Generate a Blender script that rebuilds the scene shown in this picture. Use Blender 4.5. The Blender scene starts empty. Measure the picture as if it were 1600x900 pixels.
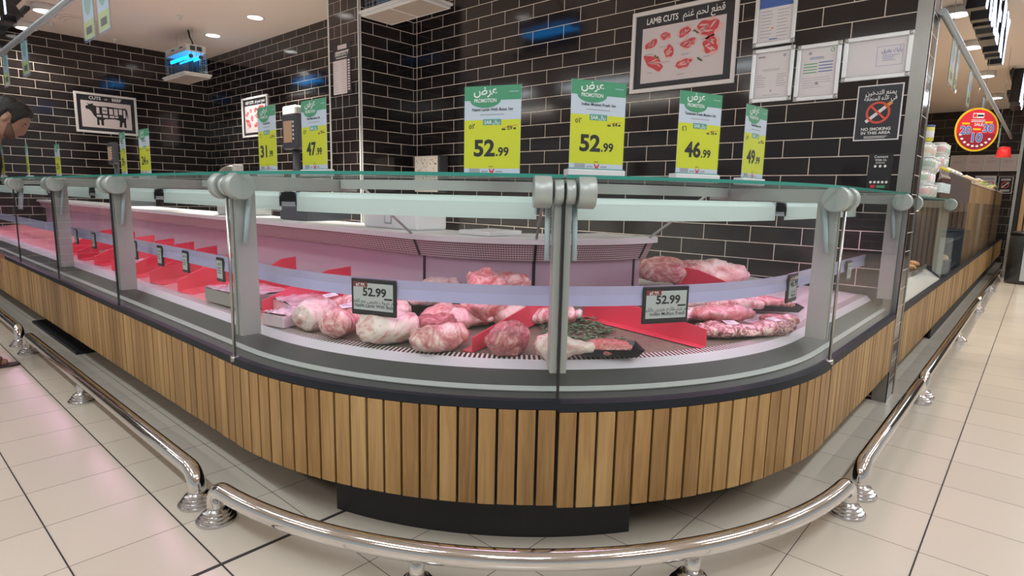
import bpy, bmesh, math, random
from math import sin, cos, pi, radians, hypot, atan2, sqrt
from mathutils import Vector, Matrix, noise
import unicodedata

random.seed(7)
S = bpy.context.scene
COL = S.collection

# ------------------------------------------------------------------ camera
cam_d = bpy.data.cameras.new('camera'); cam = bpy.data.objects.new('camera', cam_d); COL.objects.link(cam)
S.camera = cam
_f, _p, _r, _y = 924.74, 0.153781, 0.021823, -0.84673
def _cam_matrix():
    cp, sp, cr, sr = cos(_p), sin(_p), cos(_r), sin(_r)
    R = Matrix(((cr, -sr, 0), (sr, cr, 0), (0, 0, 1))) @ Matrix(((1, 0, 0), (0, cp, -sp), (0, sp, cp)))
    a = (sin(_y), 0, cos(_y)); b = (sin(_y + pi/2), 0, cos(_y + pi/2))
    M = R @ Matrix((b, a, (0, -1, 0))).transposed()
    r, d, fw = M[0], M[1], M[2]
    W = Matrix(((r[0], -d[0], -fw[0], 0), (r[1], -d[1], -fw[1], 0), (r[2], -d[2], -fw[2], 1.18), (0, 0, 0, 1)))
    return W
cam.matrix_world = _cam_matrix()
cam_d.sensor_fit = 'HORIZONTAL'; cam_d.sensor_width = 36; cam_d.lens = _f/1600*36
cam_d.clip_start = 0.05; cam_d.clip_end = 100

# ------------------------------------------------------------------ world, exposure
S.view_settings.view_transform = 'Standard'; S.view_settings.look = 'None'
S.view_settings.gamma = 1.0; S.view_settings.use_curve_mapping = False
S.view_settings.exposure = -0.08
world = bpy.data.worlds.new('world'); S.world = world; world.use_nodes = True
bg = world.node_tree.nodes['Background']; bg.inputs[0].default_value = (0.93, 0.97, 1.0, 1); bg.inputs[1].default_value = 0.40
try:
    S.cycles.use_denoising = True
    S.cycles.transparent_max_bounces = 24; S.cycles.max_bounces = 10
    S.cycles.caustics_reflective = False; S.cycles.caustics_refractive = False
    S.cycles.sample_clamp_indirect = 6.0
except Exception: pass

# ------------------------------------------------------------------ large lamps (the shop's ceiling fixtures)
def area(name, loc, sx, sy, power, color=(1, .96, .9), rot=(0, 0, 0)):
    l = bpy.data.lights.new(name, 'AREA'); l.shape = 'RECTANGLE'; l.size = sx; l.size_y = sy; l.energy = power; l.color = color
    o = bpy.data.objects.new(name, l); COL.objects.link(o); o.location = loc; o.rotation_euler = rot
    return o
WARM = (1.0, .93, .84); COOL = (.86, .94, 1.0)
for y in (-0.6, 1.6, 3.8, 6.0, 8.2):
    area('aisle_lamp', (-0.75, y, 3.12), 0.16, 1.5, 27, COOL)
for x in (-0.9, 1.4, 3.7, 6.0, 8.5, 11.0, 13.5):
    area('aisle_lamp', (x, -0.85, 3.12), 1.5, 0.16, 27, COOL)
for x in (1.0, 3.2, 5.4, 8.0, 11.0, 14.0):
    area('aisle_lamp', (x, -2.6, 3.12), 1.2, 0.16, 22, WARM)
for y in (1.0, 3.5, 6.0, 9.0):
    area('aisle_lamp', (-2.6, y, 3.12), 0.16, 1.2, 22, WARM)

# ------------------------------------------------------------------ node helpers / materials
MATS = {}
def newmat(name):
    m = bpy.data.materials.new(name); m.use_nodes = True
    nt = m.node_tree; b = nt.nodes['Principled BSDF']
    return m, nt, b
def pm(name, col, rough=.5, metal=0., coat=0., spec=.5, emis=None, estr=0., alpha=None, trans=0., noise_amt=0., noise_scale=30., bump=0., sss=0.):
    if name in MATS: return MATS[name]
    m, nt, b = newmat(name); I = b.inputs
    I['Base Color'].default_value = (*col, 1); I['Roughness'].default_value = rough; I['Metallic'].default_value = metal
    I['Coat Weight'].default_value = coat; I['Coat Roughness'].default_value = .08; I['Specular IOR Level'].default_value = spec
    I['Transmission Weight'].default_value = trans
    if sss: I['Subsurface Weight'].default_value = sss; I['Subsurface Radius'].default_value = (.02, .008, .006)
    if emis: I['Emission Color'].default_value = (*emis, 1); I['Emission Strength'].default_value = estr
    if noise_amt or bump:
        tc = nt.nodes.new('ShaderNodeTexCoord'); n = nt.nodes.new('ShaderNodeTexNoise'); n.inputs['Scale'].default_value = noise_scale; n.inputs['Detail'].default_value = 4
        nt.links.new(tc.outputs['Object'], n.inputs['Vector'])
        if noise_amt:
            mx = nt.nodes.new('ShaderNodeMix'); mx.data_type = 'RGBA'
            mx.inputs[6].default_value = (*[c*(1-noise_amt) for c in col], 1); mx.inputs[7].default_value = (*[min(1, c*(1+noise_amt)) for c in col], 1)
            nt.links.new(n.outputs['Fac'], mx.inputs[0]); nt.links.new(mx.outputs[2], I['Base Color'])
        if bump:
            bp = nt.nodes.new('ShaderNodeBump'); bp.inputs['Strength'].default_value = bump; bp.inputs['Distance'].default_value = .01
            nt.links.new(n.outputs['Fac'], bp.inputs['Height']); nt.links.new(bp.outputs[0], I['Normal'])
    MATS[name] = m; return m

def glassmat(name, tint=(1, 1, 1), f0=.05, rough=.0, body=0., bodycol=(.8, .9, .88)):
    """clear sheet glass: tinted see-through plus a Fresnel mirror reflection, a little plain diffuse."""
    if name in MATS: return MATS[name]
    m = bpy.data.materials.new(name); m.use_nodes = True; nt = m.node_tree; nt.nodes.clear()
    out = nt.nodes.new('ShaderNodeOutputMaterial'); tr = nt.nodes.new('ShaderNodeBsdfTransparent'); gl = nt.nodes.new('ShaderNodeBsdfGlossy')
    df = nt.nodes.new('ShaderNodeBsdfDiffuse'); df.inputs[0].default_value = (*bodycol, 1)
    tr.inputs[0].default_value = (*tint, 1); gl.inputs['Roughness'].default_value = rough
    fr = nt.nodes.new('ShaderNodeFresnel'); fr.inputs[0].default_value = 1.45
    geo = nt.nodes.new('ShaderNodeNewGeometry'); io = nt.nodes.new('ShaderNodeMath'); io.operation = 'MULTIPLY_ADD'   # same index from both sides of the pane
    io.inputs[1].default_value = 1/1.45-1.45; io.inputs[2].default_value = 1.45; nt.links.new(geo.outputs['Backfacing'], io.inputs[0]); nt.links.new(io.outputs[0], fr.inputs[0])
    mu = nt.nodes.new('ShaderNodeMath'); mu.operation = 'MULTIPLY'; mu.inputs[1].default_value = f0/.04*.36
    mx = nt.nodes.new('ShaderNodeMixShader'); m2 = nt.nodes.new('ShaderNodeMixShader'); m2.inputs[0].default_value = body
    L = nt.links.new
    L(fr.outputs[0], mu.inputs[0]); L(mu.outputs[0], mx.inputs[0]); L(tr.outputs[0], m2.inputs[1]); L(df.outputs[0], m2.inputs[2])
    L(m2.outputs[0], mx.inputs[1]); L(gl.outputs[0], mx.inputs[2]); L(mx.outputs[0], out.inputs[0])
    MATS[name] = m; return m

def brickmat(name, c1, c2, mortar, w, h, ms, offset=.5, rough=.12, bump=.5, spec=.5, wob=.0):
    if name in MATS: return MATS[name]
    m, nt, b = newmat(name); L = nt.links.new
    uv = nt.nodes.new('ShaderNodeUVMap'); uv.uv_map = 'UVMap'
    br = nt.nodes.new('ShaderNodeTexBrick'); br.offset = offset; br.offset_frequency = 2; br.squash = 1
    br.inputs['Scale'].default_value = 1; br.inputs['Mortar Size'].default_value = ms; br.inputs['Mortar Smooth'].default_value = .1
    br.inputs['Brick Width'].default_value = w; br.inputs['Row Height'].default_value = h; br.inputs['Bias'].default_value = 0
    br.inputs['Color1'].default_value = (*c1, 1); br.inputs['Color2'].default_value = (*c2, 1); br.inputs['Mortar'].default_value = (*mortar, 1)
    L(uv.outputs[0], br.inputs['Vector']); L(br.outputs['Color'], b.inputs['Base Color'])
    rr = nt.nodes.new('ShaderNodeMapRange'); rr.inputs['To Min'].default_value = rough; rr.inputs['To Max'].default_value = .8
    L(br.outputs['Fac'], rr.inputs['Value']); L(rr.outputs[0], b.inputs['Roughness'])
    inv = nt.nodes.new('ShaderNodeMath'); inv.operation = 'SUBTRACT'; inv.inputs[0].default_value = 1; L(br.outputs['Fac'], inv.inputs[1])
    h_out = inv.outputs[0]
    if wob:
        n = nt.nodes.new('ShaderNodeTexNoise'); n.inputs['Scale'].default_value = 9; L(uv.outputs[0], n.inputs['Vector'])
        ad = nt.nodes.new('ShaderNodeMath'); ad.operation = 'MULTIPLY_ADD'; ad.inputs[1].default_value = wob; L(n.outputs['Fac'], ad.inputs[0]); L(inv.outputs[0], ad.inputs[2]); h_out = ad.outputs[0]
    bp = nt.nodes.new('ShaderNodeBump'); bp.inputs['Strength'].default_value = bump; bp.inputs['Distance'].default_value = .002
    L(h_out, bp.inputs['Height']); L(bp.outputs[0], b.inputs['Normal'])
    b.inputs['Specular IOR Level'].default_value = spec
    MATS[name] = m; return m

def woodmat(name, dark, mid, light, rough=.45, zstretch=.06, vary=.5):
    if name in MATS: return MATS[name]
    m, nt, b = newmat(name); L = nt.links.new
    tc = nt.nodes.new('ShaderNodeTexCoord'); geo = nt.nodes.new('ShaderNodeNewGeometry')
    off = nt.nodes.new('ShaderNodeVectorMath'); off.operation = 'MULTIPLY_ADD'
    cmb = nt.nodes.new('ShaderNodeCombineXYZ')
    for k in range(3): L(geo.outputs['Random Per Island'], cmb.inputs[k])
    off.inputs[1].default_value = (37, 53, 71); L(cmb.outputs[0], off.inputs[0]); L(tc.outputs['Object'], off.inputs[2])
    mp = nt.nodes.new('ShaderNodeMapping'); mp.inputs['Scale'].default_value = (1, 1, zstretch); L(off.outputs[0], mp.inputs['Vector'])
    n = nt.nodes.new('ShaderNodeTexNoise'); n.inputs['Scale'].default_value = 55; n.inputs['Detail'].default_value = 6; n.inputs['Distortion'].default_value = 1.2; L(mp.outputs[0], n.inputs['Vector'])
    n2 = nt.nodes.new('ShaderNodeTexNoise'); n2.inputs['Scale'].default_value = 14; n2.inputs['Detail'].default_value = 2; L(mp.outputs[0], n2.inputs['Vector'])
    cr = nt.nodes.new('ShaderNodeValToRGB'); e = cr.color_ramp.elements
    e[0].position = .25; e[0].color = (*dark, 1); e[1].position = .75; e[1].color = (*light, 1)
    el = cr.color_ramp.elements.new(.5); el.color = (*mid, 1)
    ad = nt.nodes.new('ShaderNodeMath'); ad.operation = 'ADD'
    mr = nt.nodes.new('ShaderNodeMapRange'); mr.inputs['To Min'].default_value = -.16*vary*2; mr.inputs['To Max'].default_value = .14*vary*2; L(geo.outputs['Random Per Island'], mr.inputs['Value'])
    mm = nt.nodes.new('ShaderNodeMix'); mm.data_type = 'FLOAT'; mm.inputs[0].default_value = .5; L(n.outputs['Fac'], mm.inputs[2]); L(n2.outputs['Fac'], mm.inputs[3])
    L(mm.outputs[0], ad.inputs[0]); L(mr.outputs[0], ad.inputs[1]); L(ad.outputs[0], cr.inputs[0]); L(cr.outputs[0], b.inputs['Base Color'])
    b.inputs['Roughness'].default_value = rough
    bp = nt.nodes.new('ShaderNodeBump'); bp.inputs['Strength'].default_value = .15; bp.inputs['Distance'].default_value = .002; L(n.outputs['Fac'], bp.inputs['Height']); L(bp.outputs[0], b.inputs['Normal'])
    MATS[name] = m; return m

def meatmat(name, red, pink, fat, scale=9., coat=1., wrinkle=1., lo=.38, hi=.62):
    if name in MATS: return MATS[name]
    m, nt, b = newmat(name); L = nt.links.new
    tc = nt.nodes.new('ShaderNodeTexCoord'); oi = nt.nodes.new('ShaderNodeObjectInfo')
    off = nt.nodes.new('ShaderNodeVectorMath'); off.operation = 'ADD'
    cmb = nt.nodes.new('ShaderNodeCombineXYZ'); ml = nt.nodes.new('ShaderNodeMath'); ml.operation = 'MULTIPLY'; ml.inputs[1].default_value = 31
    L(oi.outputs['Random'], ml.inputs[0])
    for k in range(3): L(ml.outputs[0], cmb.inputs[k])
    L(tc.outputs['Object'], off.inputs[0]); L(cmb.outputs[0], off.inputs[1])
    n = nt.nodes.new('ShaderNodeTexNoise'); n.inputs['Scale'].default_value = scale; n.inputs['Detail'].default_value = 8; n.inputs['Distortion'].default_value = 2.6; n.inputs['Roughness'].default_value = .68
    L(off.outputs[0], n.inputs['Vector'])
    cr = nt.nodes.new('ShaderNodeValToRGB'); e = cr.color_ramp.elements
    e[0].position = lo; e[0].color = (*red, 1); e[1].position = hi; e[1].color = (*fat, 1)
    el = e.new((lo+hi)/2); el.color = (*pink, 1)
    L(n.outputs['Fac'], cr.inputs[0]); L(cr.outputs[0], b.inputs['Base Color'])
    b.inputs['Roughness'].default_value = .38; b.inputs['Coat Weight'].default_value = coat; b.inputs['Coat Roughness'].default_value = .04; b.inputs['Coat IOR'].default_value = 1.7
    b.inputs['Subsurface Weight'].default_value = .12; b.inputs['Subsurface Radius'].default_value = (.012, .004, .003)
    w = nt.nodes.new('ShaderNodeTexNoise'); w.inputs['Scale'].default_value = 22; w.inputs['Detail'].default_value = 4; w.inputs['Distortion'].default_value = 3.5; L(off.outputs[0], w.inputs['Vector'])
    bp = nt.nodes.new('ShaderNodeBump'); bp.inputs['Strength'].default_value = wrinkle; bp.inputs['Distance'].default_value = .018; L(w.outputs['Fac'], bp.inputs['Height']); L(bp.outputs[0], b.inputs['Coat Normal'])
    bp2 = nt.nodes.new('ShaderNodeBump'); bp2.inputs['Strength'].default_value = .35; bp2.inputs['Distance'].default_value = .006; L(n.outputs['Fac'], bp2.inputs['Height']); L(bp2.outputs[0], b.inputs['Normal'])
    MATS[name] = m; return m

def slotmat(name, col, dark, su, sv, fu=.6, fv=.5, rough=.4, metal=0.):
    """punched slots: a regular pattern of dark openings in UV metres"""
    if name in MATS: return MATS[name]
    m, nt, b = newmat(name); L = nt.links.new
    uv = nt.nodes.new('ShaderNodeUVMap'); uv.uv_map = 'UVMap'; sp = nt.nodes.new('ShaderNodeSeparateXYZ'); L(uv.outputs[0], sp.inputs[0])
    def stripe(o, per, fill):
        d = nt.nodes.new('ShaderNodeMath'); d.operation = 'DIVIDE'; d.inputs[1].default_value = per; L(o, d.inputs[0])
        f = nt.nodes.new('ShaderNodeMath'); f.operation = 'FRACT'; L(d.outputs[0], f.inputs[0])
        c = nt.nodes.new('ShaderNodeMath'); c.operation = 'LESS_THAN'; c.inputs[1].default_value = fill; L(f.outputs[0], c.inputs[0]); return c.outputs[0]
    mu = nt.nodes.new('ShaderNodeMath'); mu.operation = 'MULTIPLY'; L(stripe(sp.outputs[0], su, fu), mu.inputs[0])
    if sv: L(stripe(sp.outputs[1], sv, fv), mu.inputs[1])
    else: mu.inputs[1].default_value = 1
    mx = nt.nodes.new('ShaderNodeMix'); mx.data_type = 'RGBA'; mx.inputs[6].default_value = (*col, 1); mx.inputs[7].default_value = (*dark, 1)
    L(mu.outputs[0], mx.inputs[0]); L(mx.outputs[2], b.inputs['Base Color']); b.inputs['Roughness'].default_value = rough; b.inputs['Metallic'].default_value = metal
    MATS[name] = m; return m

M_tile = brickmat('black_brick_tile', (.013, .010, .0105), (.020, .015, .015), (.70, .62, .54), .327, .1107, .0028, .5, .10, .6, .5, .25)
M_tile_end = brickmat('black_stacked_tile', (.013, .010, .011), (.020, .016, .016), (.55, .5, .46), .2450, .1107, .0026, 0., .10, .6, .5, .2)
M_tile_col = brickmat('black_column_tile', (.016, .012, .012), (.024, .018, .018), (.5, .45, .42), .2360, .1107, .0022, .5, .12, .6, .5, .2)
M_tile_far = brickmat('black_far_tile', (.022, .016, .015), (.034, .026, .024), (.22, .19, .17), .52, .172, .004, .5, .2, .4, .5, .1)
M_floor = brickmat('beige_floor_tile', (.59, .535, .45), (.63, .57, .485), (.09, .078, .07), .3310, .3285, .0016, 0., .20, .25, .45, .03)
M_ceil = pm('painted_ceiling', (.90, .79, .74), .8)
M_steel = pm('brushed_steel', (.44, .44, .42), .28, 1., noise_amt=.12, noise_scale=6)
M_chrome = pm('polished_chrome', (.74, .73, .72), .09, 1.)
M_chromed = pm('ribbed_chrome', (.62, .62, .64), .16, 1.)
M_alu = pm('satin_aluminium', (.60, .63, .60), .42, .35)
M_white = pm('white_plastic', (.82, .83, .82), .4)
M_whitemetal = pm('white_coated_metal', (.70, .71, .71), .45)
M_post = pm('light_grey_coated_metal', (.40, .41, .39), .4, .2)
M_clamp = pm('pale_grey_hinge_metal', (.42, .47, .45), .38, .3)
M_bluegrey = pm('blue_grey_plastic', (.45, .55, .60), .4)
M_blacktrim = pm('black_rubber_trim', (.010, .014, .020), .5, spec=.3)
M_plinth = pm('black_plinth', (.012, .012, .014), .5)
M_backing = pm('dark_backing', (.015, .011, .008), .8)
M_oak = woodmat('oak_slats', (.21, .11, .036), (.35, .20, .07), (.50, .32, .135), .42)
M_oak_dark = woodmat('brown_slats', (.20, .11, .05), (.30, .18, .085), (.40, .25, .13), .5)
M_panel = pm('dark_grey_front_panel', (.055, .058, .056), .45)
M_stripe = pm('pale_bumper_strip', (.40, .43, .41), .4)
M_lip = pm('white_deck_lip', (.62, .58, .64), .35)
M_grille = slotmat('slotted_air_grille', (.80, .76, .72), (.03, .025, .025), .019, None, .55)
M_perf = slotmat('perforated_back_panel', (.56, .50, .50), (.07, .05, .05), .024, .0115, .78, .5, .4)
M_backp = pm('white_back_panel', (.48, .42, .46), .35, noise_amt=.06, noise_scale=4)
M_deck = pm('olive_deck_liner', (.20, .175, .125), .45, noise_amt=.35, noise_scale=40, bump=.2)
M_deck_red = pm('pink_deck_liner', (.60, .25, .25), .3, noise_amt=.1, noise_scale=5)
M_deck_white = pm('white_deck_liner', (.66, .64, .64), .35)
M_rail = pm('lilac_ticket_rail', (.50, .47, .74), .25, coat=.4, noise_amt=.1, noise_scale=3)
M_tube = pm('pale_light_housing', (.72, .80, .80), .35)
M_led = pm('pink_led', (1, .8, .9), .5, emis=(1.0, .44, .80), estr=17.)
M_glass = glassmat('front_glass', (.97, .985, .98), .045, 0., .005, (.75, .80, .80))
M_topglass = glassmat('top_glass', (.90, .97, .95), .04, 0., .03)
M_glassedge = pm('green_glass_edge', (.04, .27, .22), .15, emis=None)
M_clear = glassmat('clear_acrylic', (.98, .99, .99), .03, .02, .006)
M_red = pm('red_acrylic', (.72, .065, .11), .25, coat=.3)
M_black = pm('black_plastic', (.015, .015, .018), .35)
M_dark = pm('dark_grey_plastic', (.05, .055, .065), .4)
M_screen = pm('grey_paper_screen', (.50, .53, .53), .5)
M_ink = pm('black_ink', (.015, .015, .016), .6)
M_paper = pm('white_paper', (.80, .79, .82), .55)
M_bluepaper = pm('cool_white_card', (.62, .68, .80), .4)
M_green = pm('green_card', (.07, .33, .18), .35)
M_greend = pm('dark_green_card', (.05, .24, .14), .35)
M_teal = pm('teal_card', (.10, .36, .30), .35)
M_yellow = pm('yellow_card', (.70, .72, .03), .35)
M_whitetext = pm('white_ink', (.85, .87, .85), .5)
M_greytext = pm('grey_ink', (.38, .38, .42), .6)
M_redink = pm('red_ink', (.70, .03, .05), .5)
M_blueink = pm('blue_ink', (.06, .14, .45), .5)
M_alframe = pm('silver_snap_frame', (.74, .76, .77), .28, .5)
M_whiteframe = pm('white_frame', (.80, .78, .77), .4)
M_postblack = pm('poster_black', (.022, .022, .028), .4)
M_postpaper = pm('poster_paper', (.70, .64, .66), .5)
M_meat1 = meatmat('wrapped_lamb', (.50, .115, .12), (.70, .31, .29), (.86, .69, .62), 11.)
M_meat2 = meatmat('pale_wrapped_lamb', (.60, .20, .19), (.77, .47, .43), (.90, .78, .71), 9., lo=.32, hi=.54)
M_meat3 = meatmat('red_meat', (.32, .05, .055), (.55, .16, .16), (.80, .56, .50), 16., lo=.42, hi=.66)
M_rib = meatmat('ribbed_mutton', (.09, .018, .02), (.52, .15, .16), (.86, .66, .62), 26., 1., 1.2, .40, .58)
M_mince = meatmat('minced_meat', (.36, .06, .055), (.55, .16, .14), (.72, .40, .34), 45., .6, .3)
M_bone = pm('bone', (.80, .72, .66), .4, coat=.6, noise_amt=.1)
M_film = pm('shrink_film', (.80, .62, .70), .18, coat=1., bump=.6, noise_scale=18)
M_cartonred = pm('dark_pink_carton', (.42, .16, .17), .4, coat=.5)
M_greygreen = pm('green_leaf_garnish', (.13, .23, .12), .5, noise_amt=.5, noise_scale=60)

# ------------------------------------------------------------------ object helpers
ORG = {}
def tag(o, label=None, cat=None, group=None, kind=None):
    if label: o['label'] = label
    if cat: o['category'] = cat
    if group: o['group'] = group
    if kind: o['kind'] = kind
    return o
def thing(name, loc, label, cat, group=None):
    o = bpy.data.objects.new(name, None); COL.objects.link(o); o.location = loc; o.empty_display_size = .05
    ORG[o.name] = Vector(loc)
    return tag(o, label, cat, group)

class Fr:
    """a flat frame in space: origin, right and up; n points out of the face"""
    def __init__(s, o, ux, uz):
        s.o = Vector(o); s.ux = Vector(ux).normalized(); s.uz = Vector(uz).normalized(); s.n = s.ux.cross(s.uz)
    def p(s, u, v, n=0): return s.o + s.ux*u + s.uz*v + s.n*n

class MB:
    def __init__(s): s.v = []; s.f = []; s.mi = []; s.uv = {}; s.sm = []
    def add(s, vs, fs, mi=0, smooth=False):
        b = len(s.v); s.v += [Vector(p) for p in vs]
        for f in fs: s.f.append(tuple(b+i for i in f)); s.mi.append(mi); s.sm.append(smooth)
        return b
    def box(s, x0, x1, y0, y1, z0, z1, mi=0):
        return s.hexa([(x0, y0, z0), (x1, y0, z0), (x1, y1, z0), (x0, y1, z0), (x0, y0, z1), (x1, y0, z1), (x1, y1, z1), (x0, y1, z1)], mi)
    def hexa(s, p, mi=0):
        return s.add(p, [(3, 2, 1, 0), (4, 5, 6, 7), (0, 1, 5, 4), (1, 2, 6, 5), (2, 3, 7, 6), (3, 0, 4, 7)], mi)
    def fbox(s, fr, u0, u1, v0, v1, n0, n1, mi=0):
        q = [fr.p(u0, v0, n0), fr.p(u1, v0, n0), fr.p(u1, v1, n0), fr.p(u0, v1, n0), fr.p(u0, v0, n1), fr.p(u1, v0, n1), fr.p(u1, v1, n1), fr.p(u0, v1, n1)]
        return s.hexa(q, mi)
    def fpoly(s, fr, pts, n0, n1, mi=0):
        k = len(pts); a = [fr.p(u, v, n0) for u, v in pts]; b = [fr.p(u, v, n1) for u, v in pts]
        fs = [tuple(range(k-1, -1, -1)), tuple(range(k, 2*k))] + [(i, (i+1) % k, k+(i+1) % k, k+i) for i in range(k)]
        return s.add(a+b, fs, mi)
    def fdisc(s, fr, u, v, ru, rv, n0, n1, mi=0, k=28, a0=0., a1=2*pi):
        n = k if a1-a0 > 6.2 else k+1
        s.fpoly(fr, [(u+ru*cos(a0+(a1-a0)*i/k), v+rv*sin(a0+(a1-a0)*i/k)) for i in range(n)], n0, n1, mi)
    def tube(s, pts, r, n=12, mi=0, caps=True, smooth=True):
        pts = [Vector(p) for p in pts]; m = len(pts); rs = r if isinstance(r, (list, tuple)) else [r]*m
        t0 = (pts[1]-pts[0]).normalized(); up = Vector((0, 0, 1)) if abs(t0.z) < .9 else Vector((1, 0, 0))
        nx = t0.cross(up).normalized(); ny = nx.cross(t0)
        vs = []
        for i in range(m):
            t = (pts[min(i+1, m-1)]-pts[max(i-1, 0)]).normalized()
            nx = (nx - t*nx.dot(t)).normalized(); ny = t.cross(nx)
            for j in range(n):
                a = 2*pi*j/n; vs.append(pts[i] + nx*(rs[i]*cos(a)) + ny*(rs[i]*sin(a)))
        fs = [(i*n+j, i*n+(j+1) % n, (i+1)*n+(j+1) % n, (i+1)*n+j) for i in range(m-1) for j in range(n)]
        b = s.add(vs, fs, mi, smooth)
        if caps:
            s.f.append(tuple(b+j for j in range(n-1, -1, -1))); s.mi.append(mi); s.sm.append(False)
            s.f.append(tuple(b+(m-1)*n+j for j in range(n))); s.mi.append(mi); s.sm.append(False)
        return b
    def lathe(s, c, prof, n=20, mi=0, smooth=True, axis=(0, 0, 1)):
        """prof: (radius, height) pairs along axis from point c"""
        c = Vector(c); az = Vector(axis).normalized(); ax = az.orthogonal().normalized(); ay = az.cross(ax); vs = []
        for r, h in prof:
            for j in range(n):
                a = 2*pi*j/n; vs.append(c + az*h + ax*(r*cos(a)) + ay*(r*sin(a)))
        m = len(prof)
        fs = [(i*n+j, i*n+(j+1) % n, (i+1)*n+(j+1) % n, (i+1)*n+j) for i in range(m-1) for j in range(n)]
        b = s.add(vs, fs, mi, smooth)
        s.f.append(tuple(b+j for j in range(n-1, -1, -1))); s.mi.append(mi); s.sm.append(False)
        s.f.append(tuple(b+(m-1)*n+j for j in range(n))); s.mi.append(mi); s.sm.append(False)
    def ell(s, c, rx, ry, rz, n=12, mi=0, rot=None):
        c = Vector(c); vs = []; k = n//2+1
        for i in range(k+1):
            th = pi*i/k
            for j in range(n):
                a = 2*pi*j/n; p = Vector((rx*sin(th)*cos(a), ry*sin(th)*sin(a), rz*cos(th)))
                if rot: p = rot @ p
                vs.append(c+p)
        fs = [(i*n+j, (i+1)*n+j, (i+1)*n+(j+1) % n, i*n+(j+1) % n) for i in range(k) for j in range(n)]
        s.add(vs, fs, mi, True)
    def sweep(s, path, ss, prof, mi=0, closed=True, smooth=False):
        """extrude a (d, z) profile along a counter path; UVs in metres"""
        m = len(prof); b = len(s.v)
        cum = [0.]
        for i in range(m): cum.append(cum[-1] + hypot(prof[(i+1) % m][0]-prof[i][0], prof[(i+1) % m][1]-prof[i][1]))
        for q in ss:
            for d, z in prof: x, y = path(q, d); s.v.append(Vector((x, y, z)))
        for i in range(len(ss)-1):
            for j in range(m if closed else m-1):
                k = (j+1) % m
                f = (b+i*m+j, b+i*m+k, b+(i+1)*m+k, b+(i+1)*m+j)
                s.uv[len(s.f)] = [(ss[i], cum[j]), (ss[i], cum[j+1]), (ss[i+1], cum[j+1]), (ss[i+1], cum[j])]
                s.f.append(f); s.mi.append(mi); s.sm.append(smooth)
        if closed:
            s.f.append(tuple(b+j for j in range(m-1, -1, -1))); s.mi.append(mi); s.sm.append(False)
            e = b+(len(ss)-1)*m
            s.f.append(tuple(e+j for j in range(m))); s.mi.append(mi); s.sm.append(False)
    def build(s, name, mats, parent=None, org=None, bevel=0., local=False, uvproj=None):
        me = bpy.data.meshes.new(name)
        if not isinstance(mats, (list, tuple)): mats = [mats]
        o = bpy.data.objects.new(name, me); COL.objects.link(o)
        off = Vector((0, 0, 0))
        if parent is not None:
            o.parent = parent
            if not local: off = ORG[parent.name]
            ORG[o.name] = ORG.get(parent.name, Vector((0, 0, 0)))
        elif org is not None:
            off = Vector(org); o.location = off; ORG[o.name] = off
        else: ORG[o.name] = off
        me.from_pydata([tuple(v-off) for v in s.v], [], s.f)
        for m in mats: me.materials.append(m)
        me.polygons.foreach_set('material_index', s.mi); me.polygons.foreach_set('use_smooth', s.sm)
        if s.uv or uvproj:
            l = me.uv_layers.new(name='UVMap')
            for p in me.polygons:
                if p.index in s.uv:
                    for li, c in zip(p.loop_indices, s.uv[p.index]): l.data[li].uv = c
                elif uvproj:
                    for li in p.loop_indices:
                        v = s.v[me.loops[li].vertex_index]; l.data[li].uv = uvproj(v, p.normal)
        me.update()
        bm = bmesh.new(); bm.from_mesh(me); bmesh.ops.recalc_face_normals(bm, faces=bm.faces); bm.to_mesh(me); bm.free()
        if bevel:
            md = o.modifiers.new('edge', 'BEVEL'); md.width = bevel; md.segments = 2; md.limit_method = 'ANGLE'; md.angle_limit = radians(50)
        return o
def kids(o): return [c for c in o.children]
def copy_tree(o, parent=None, suffix=True):
    c = o.copy(); COL.objects.link(c); ORG[c.name] = ORG.get(o.name, Vector((0, 0, 0)))
    if parent is not None: c.parent = parent; c.matrix_parent_inverse = o.matrix_parent_inverse.copy()
    for ch in kids(o): copy_tree(ch, c)
    return c

# text -------------------------------------------------------------
_forms = {}
for cp_ in list(range(0xFE70, 0xFF00)) + list(range(0xFB50, 0xFC00)):
    d_ = unicodedata.decomposition(chr(cp_)).split()
    if len(d_) == 2 and d_[0] in ('<initial>', '<medial>', '<final>', '<isolated>'): _forms.setdefault(int(d_[1], 16), {})[d_[0]] = chr(cp_)
    if len(d_) == 3 and d_[1] == '0644' and d_[0] in ('<final>', '<isolated>'): _forms.setdefault(('la', int(d_[2], 16)), {})[d_[0]] = chr(cp_)
def arabic(t):
    """join Arabic letters into their contextual shapes and lay them out left to right"""
    words = []
    for w in t.split(' '):
        out = []; n = len(w)
        for i, ch in enumerate(w):
            f = _forms.get(ord(ch))
            if not f: out.append(ch); continue
            pj = i > 0 and '<initial>' in _forms.get(ord(w[i-1]), {}); nj = i < n-1 and ord(w[i+1]) in _forms and '<initial>' in f
            k = '<medial>' if pj and nj and '<medial>' in f else '<final>' if pj and '<final>' in f else '<initial>' if nj else '<isolated>'
            out.append(f.get(k, ch))
        words.append(''.join(reversed(out)))
    return ' '.join(reversed(words))
_tcache = {}
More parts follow.
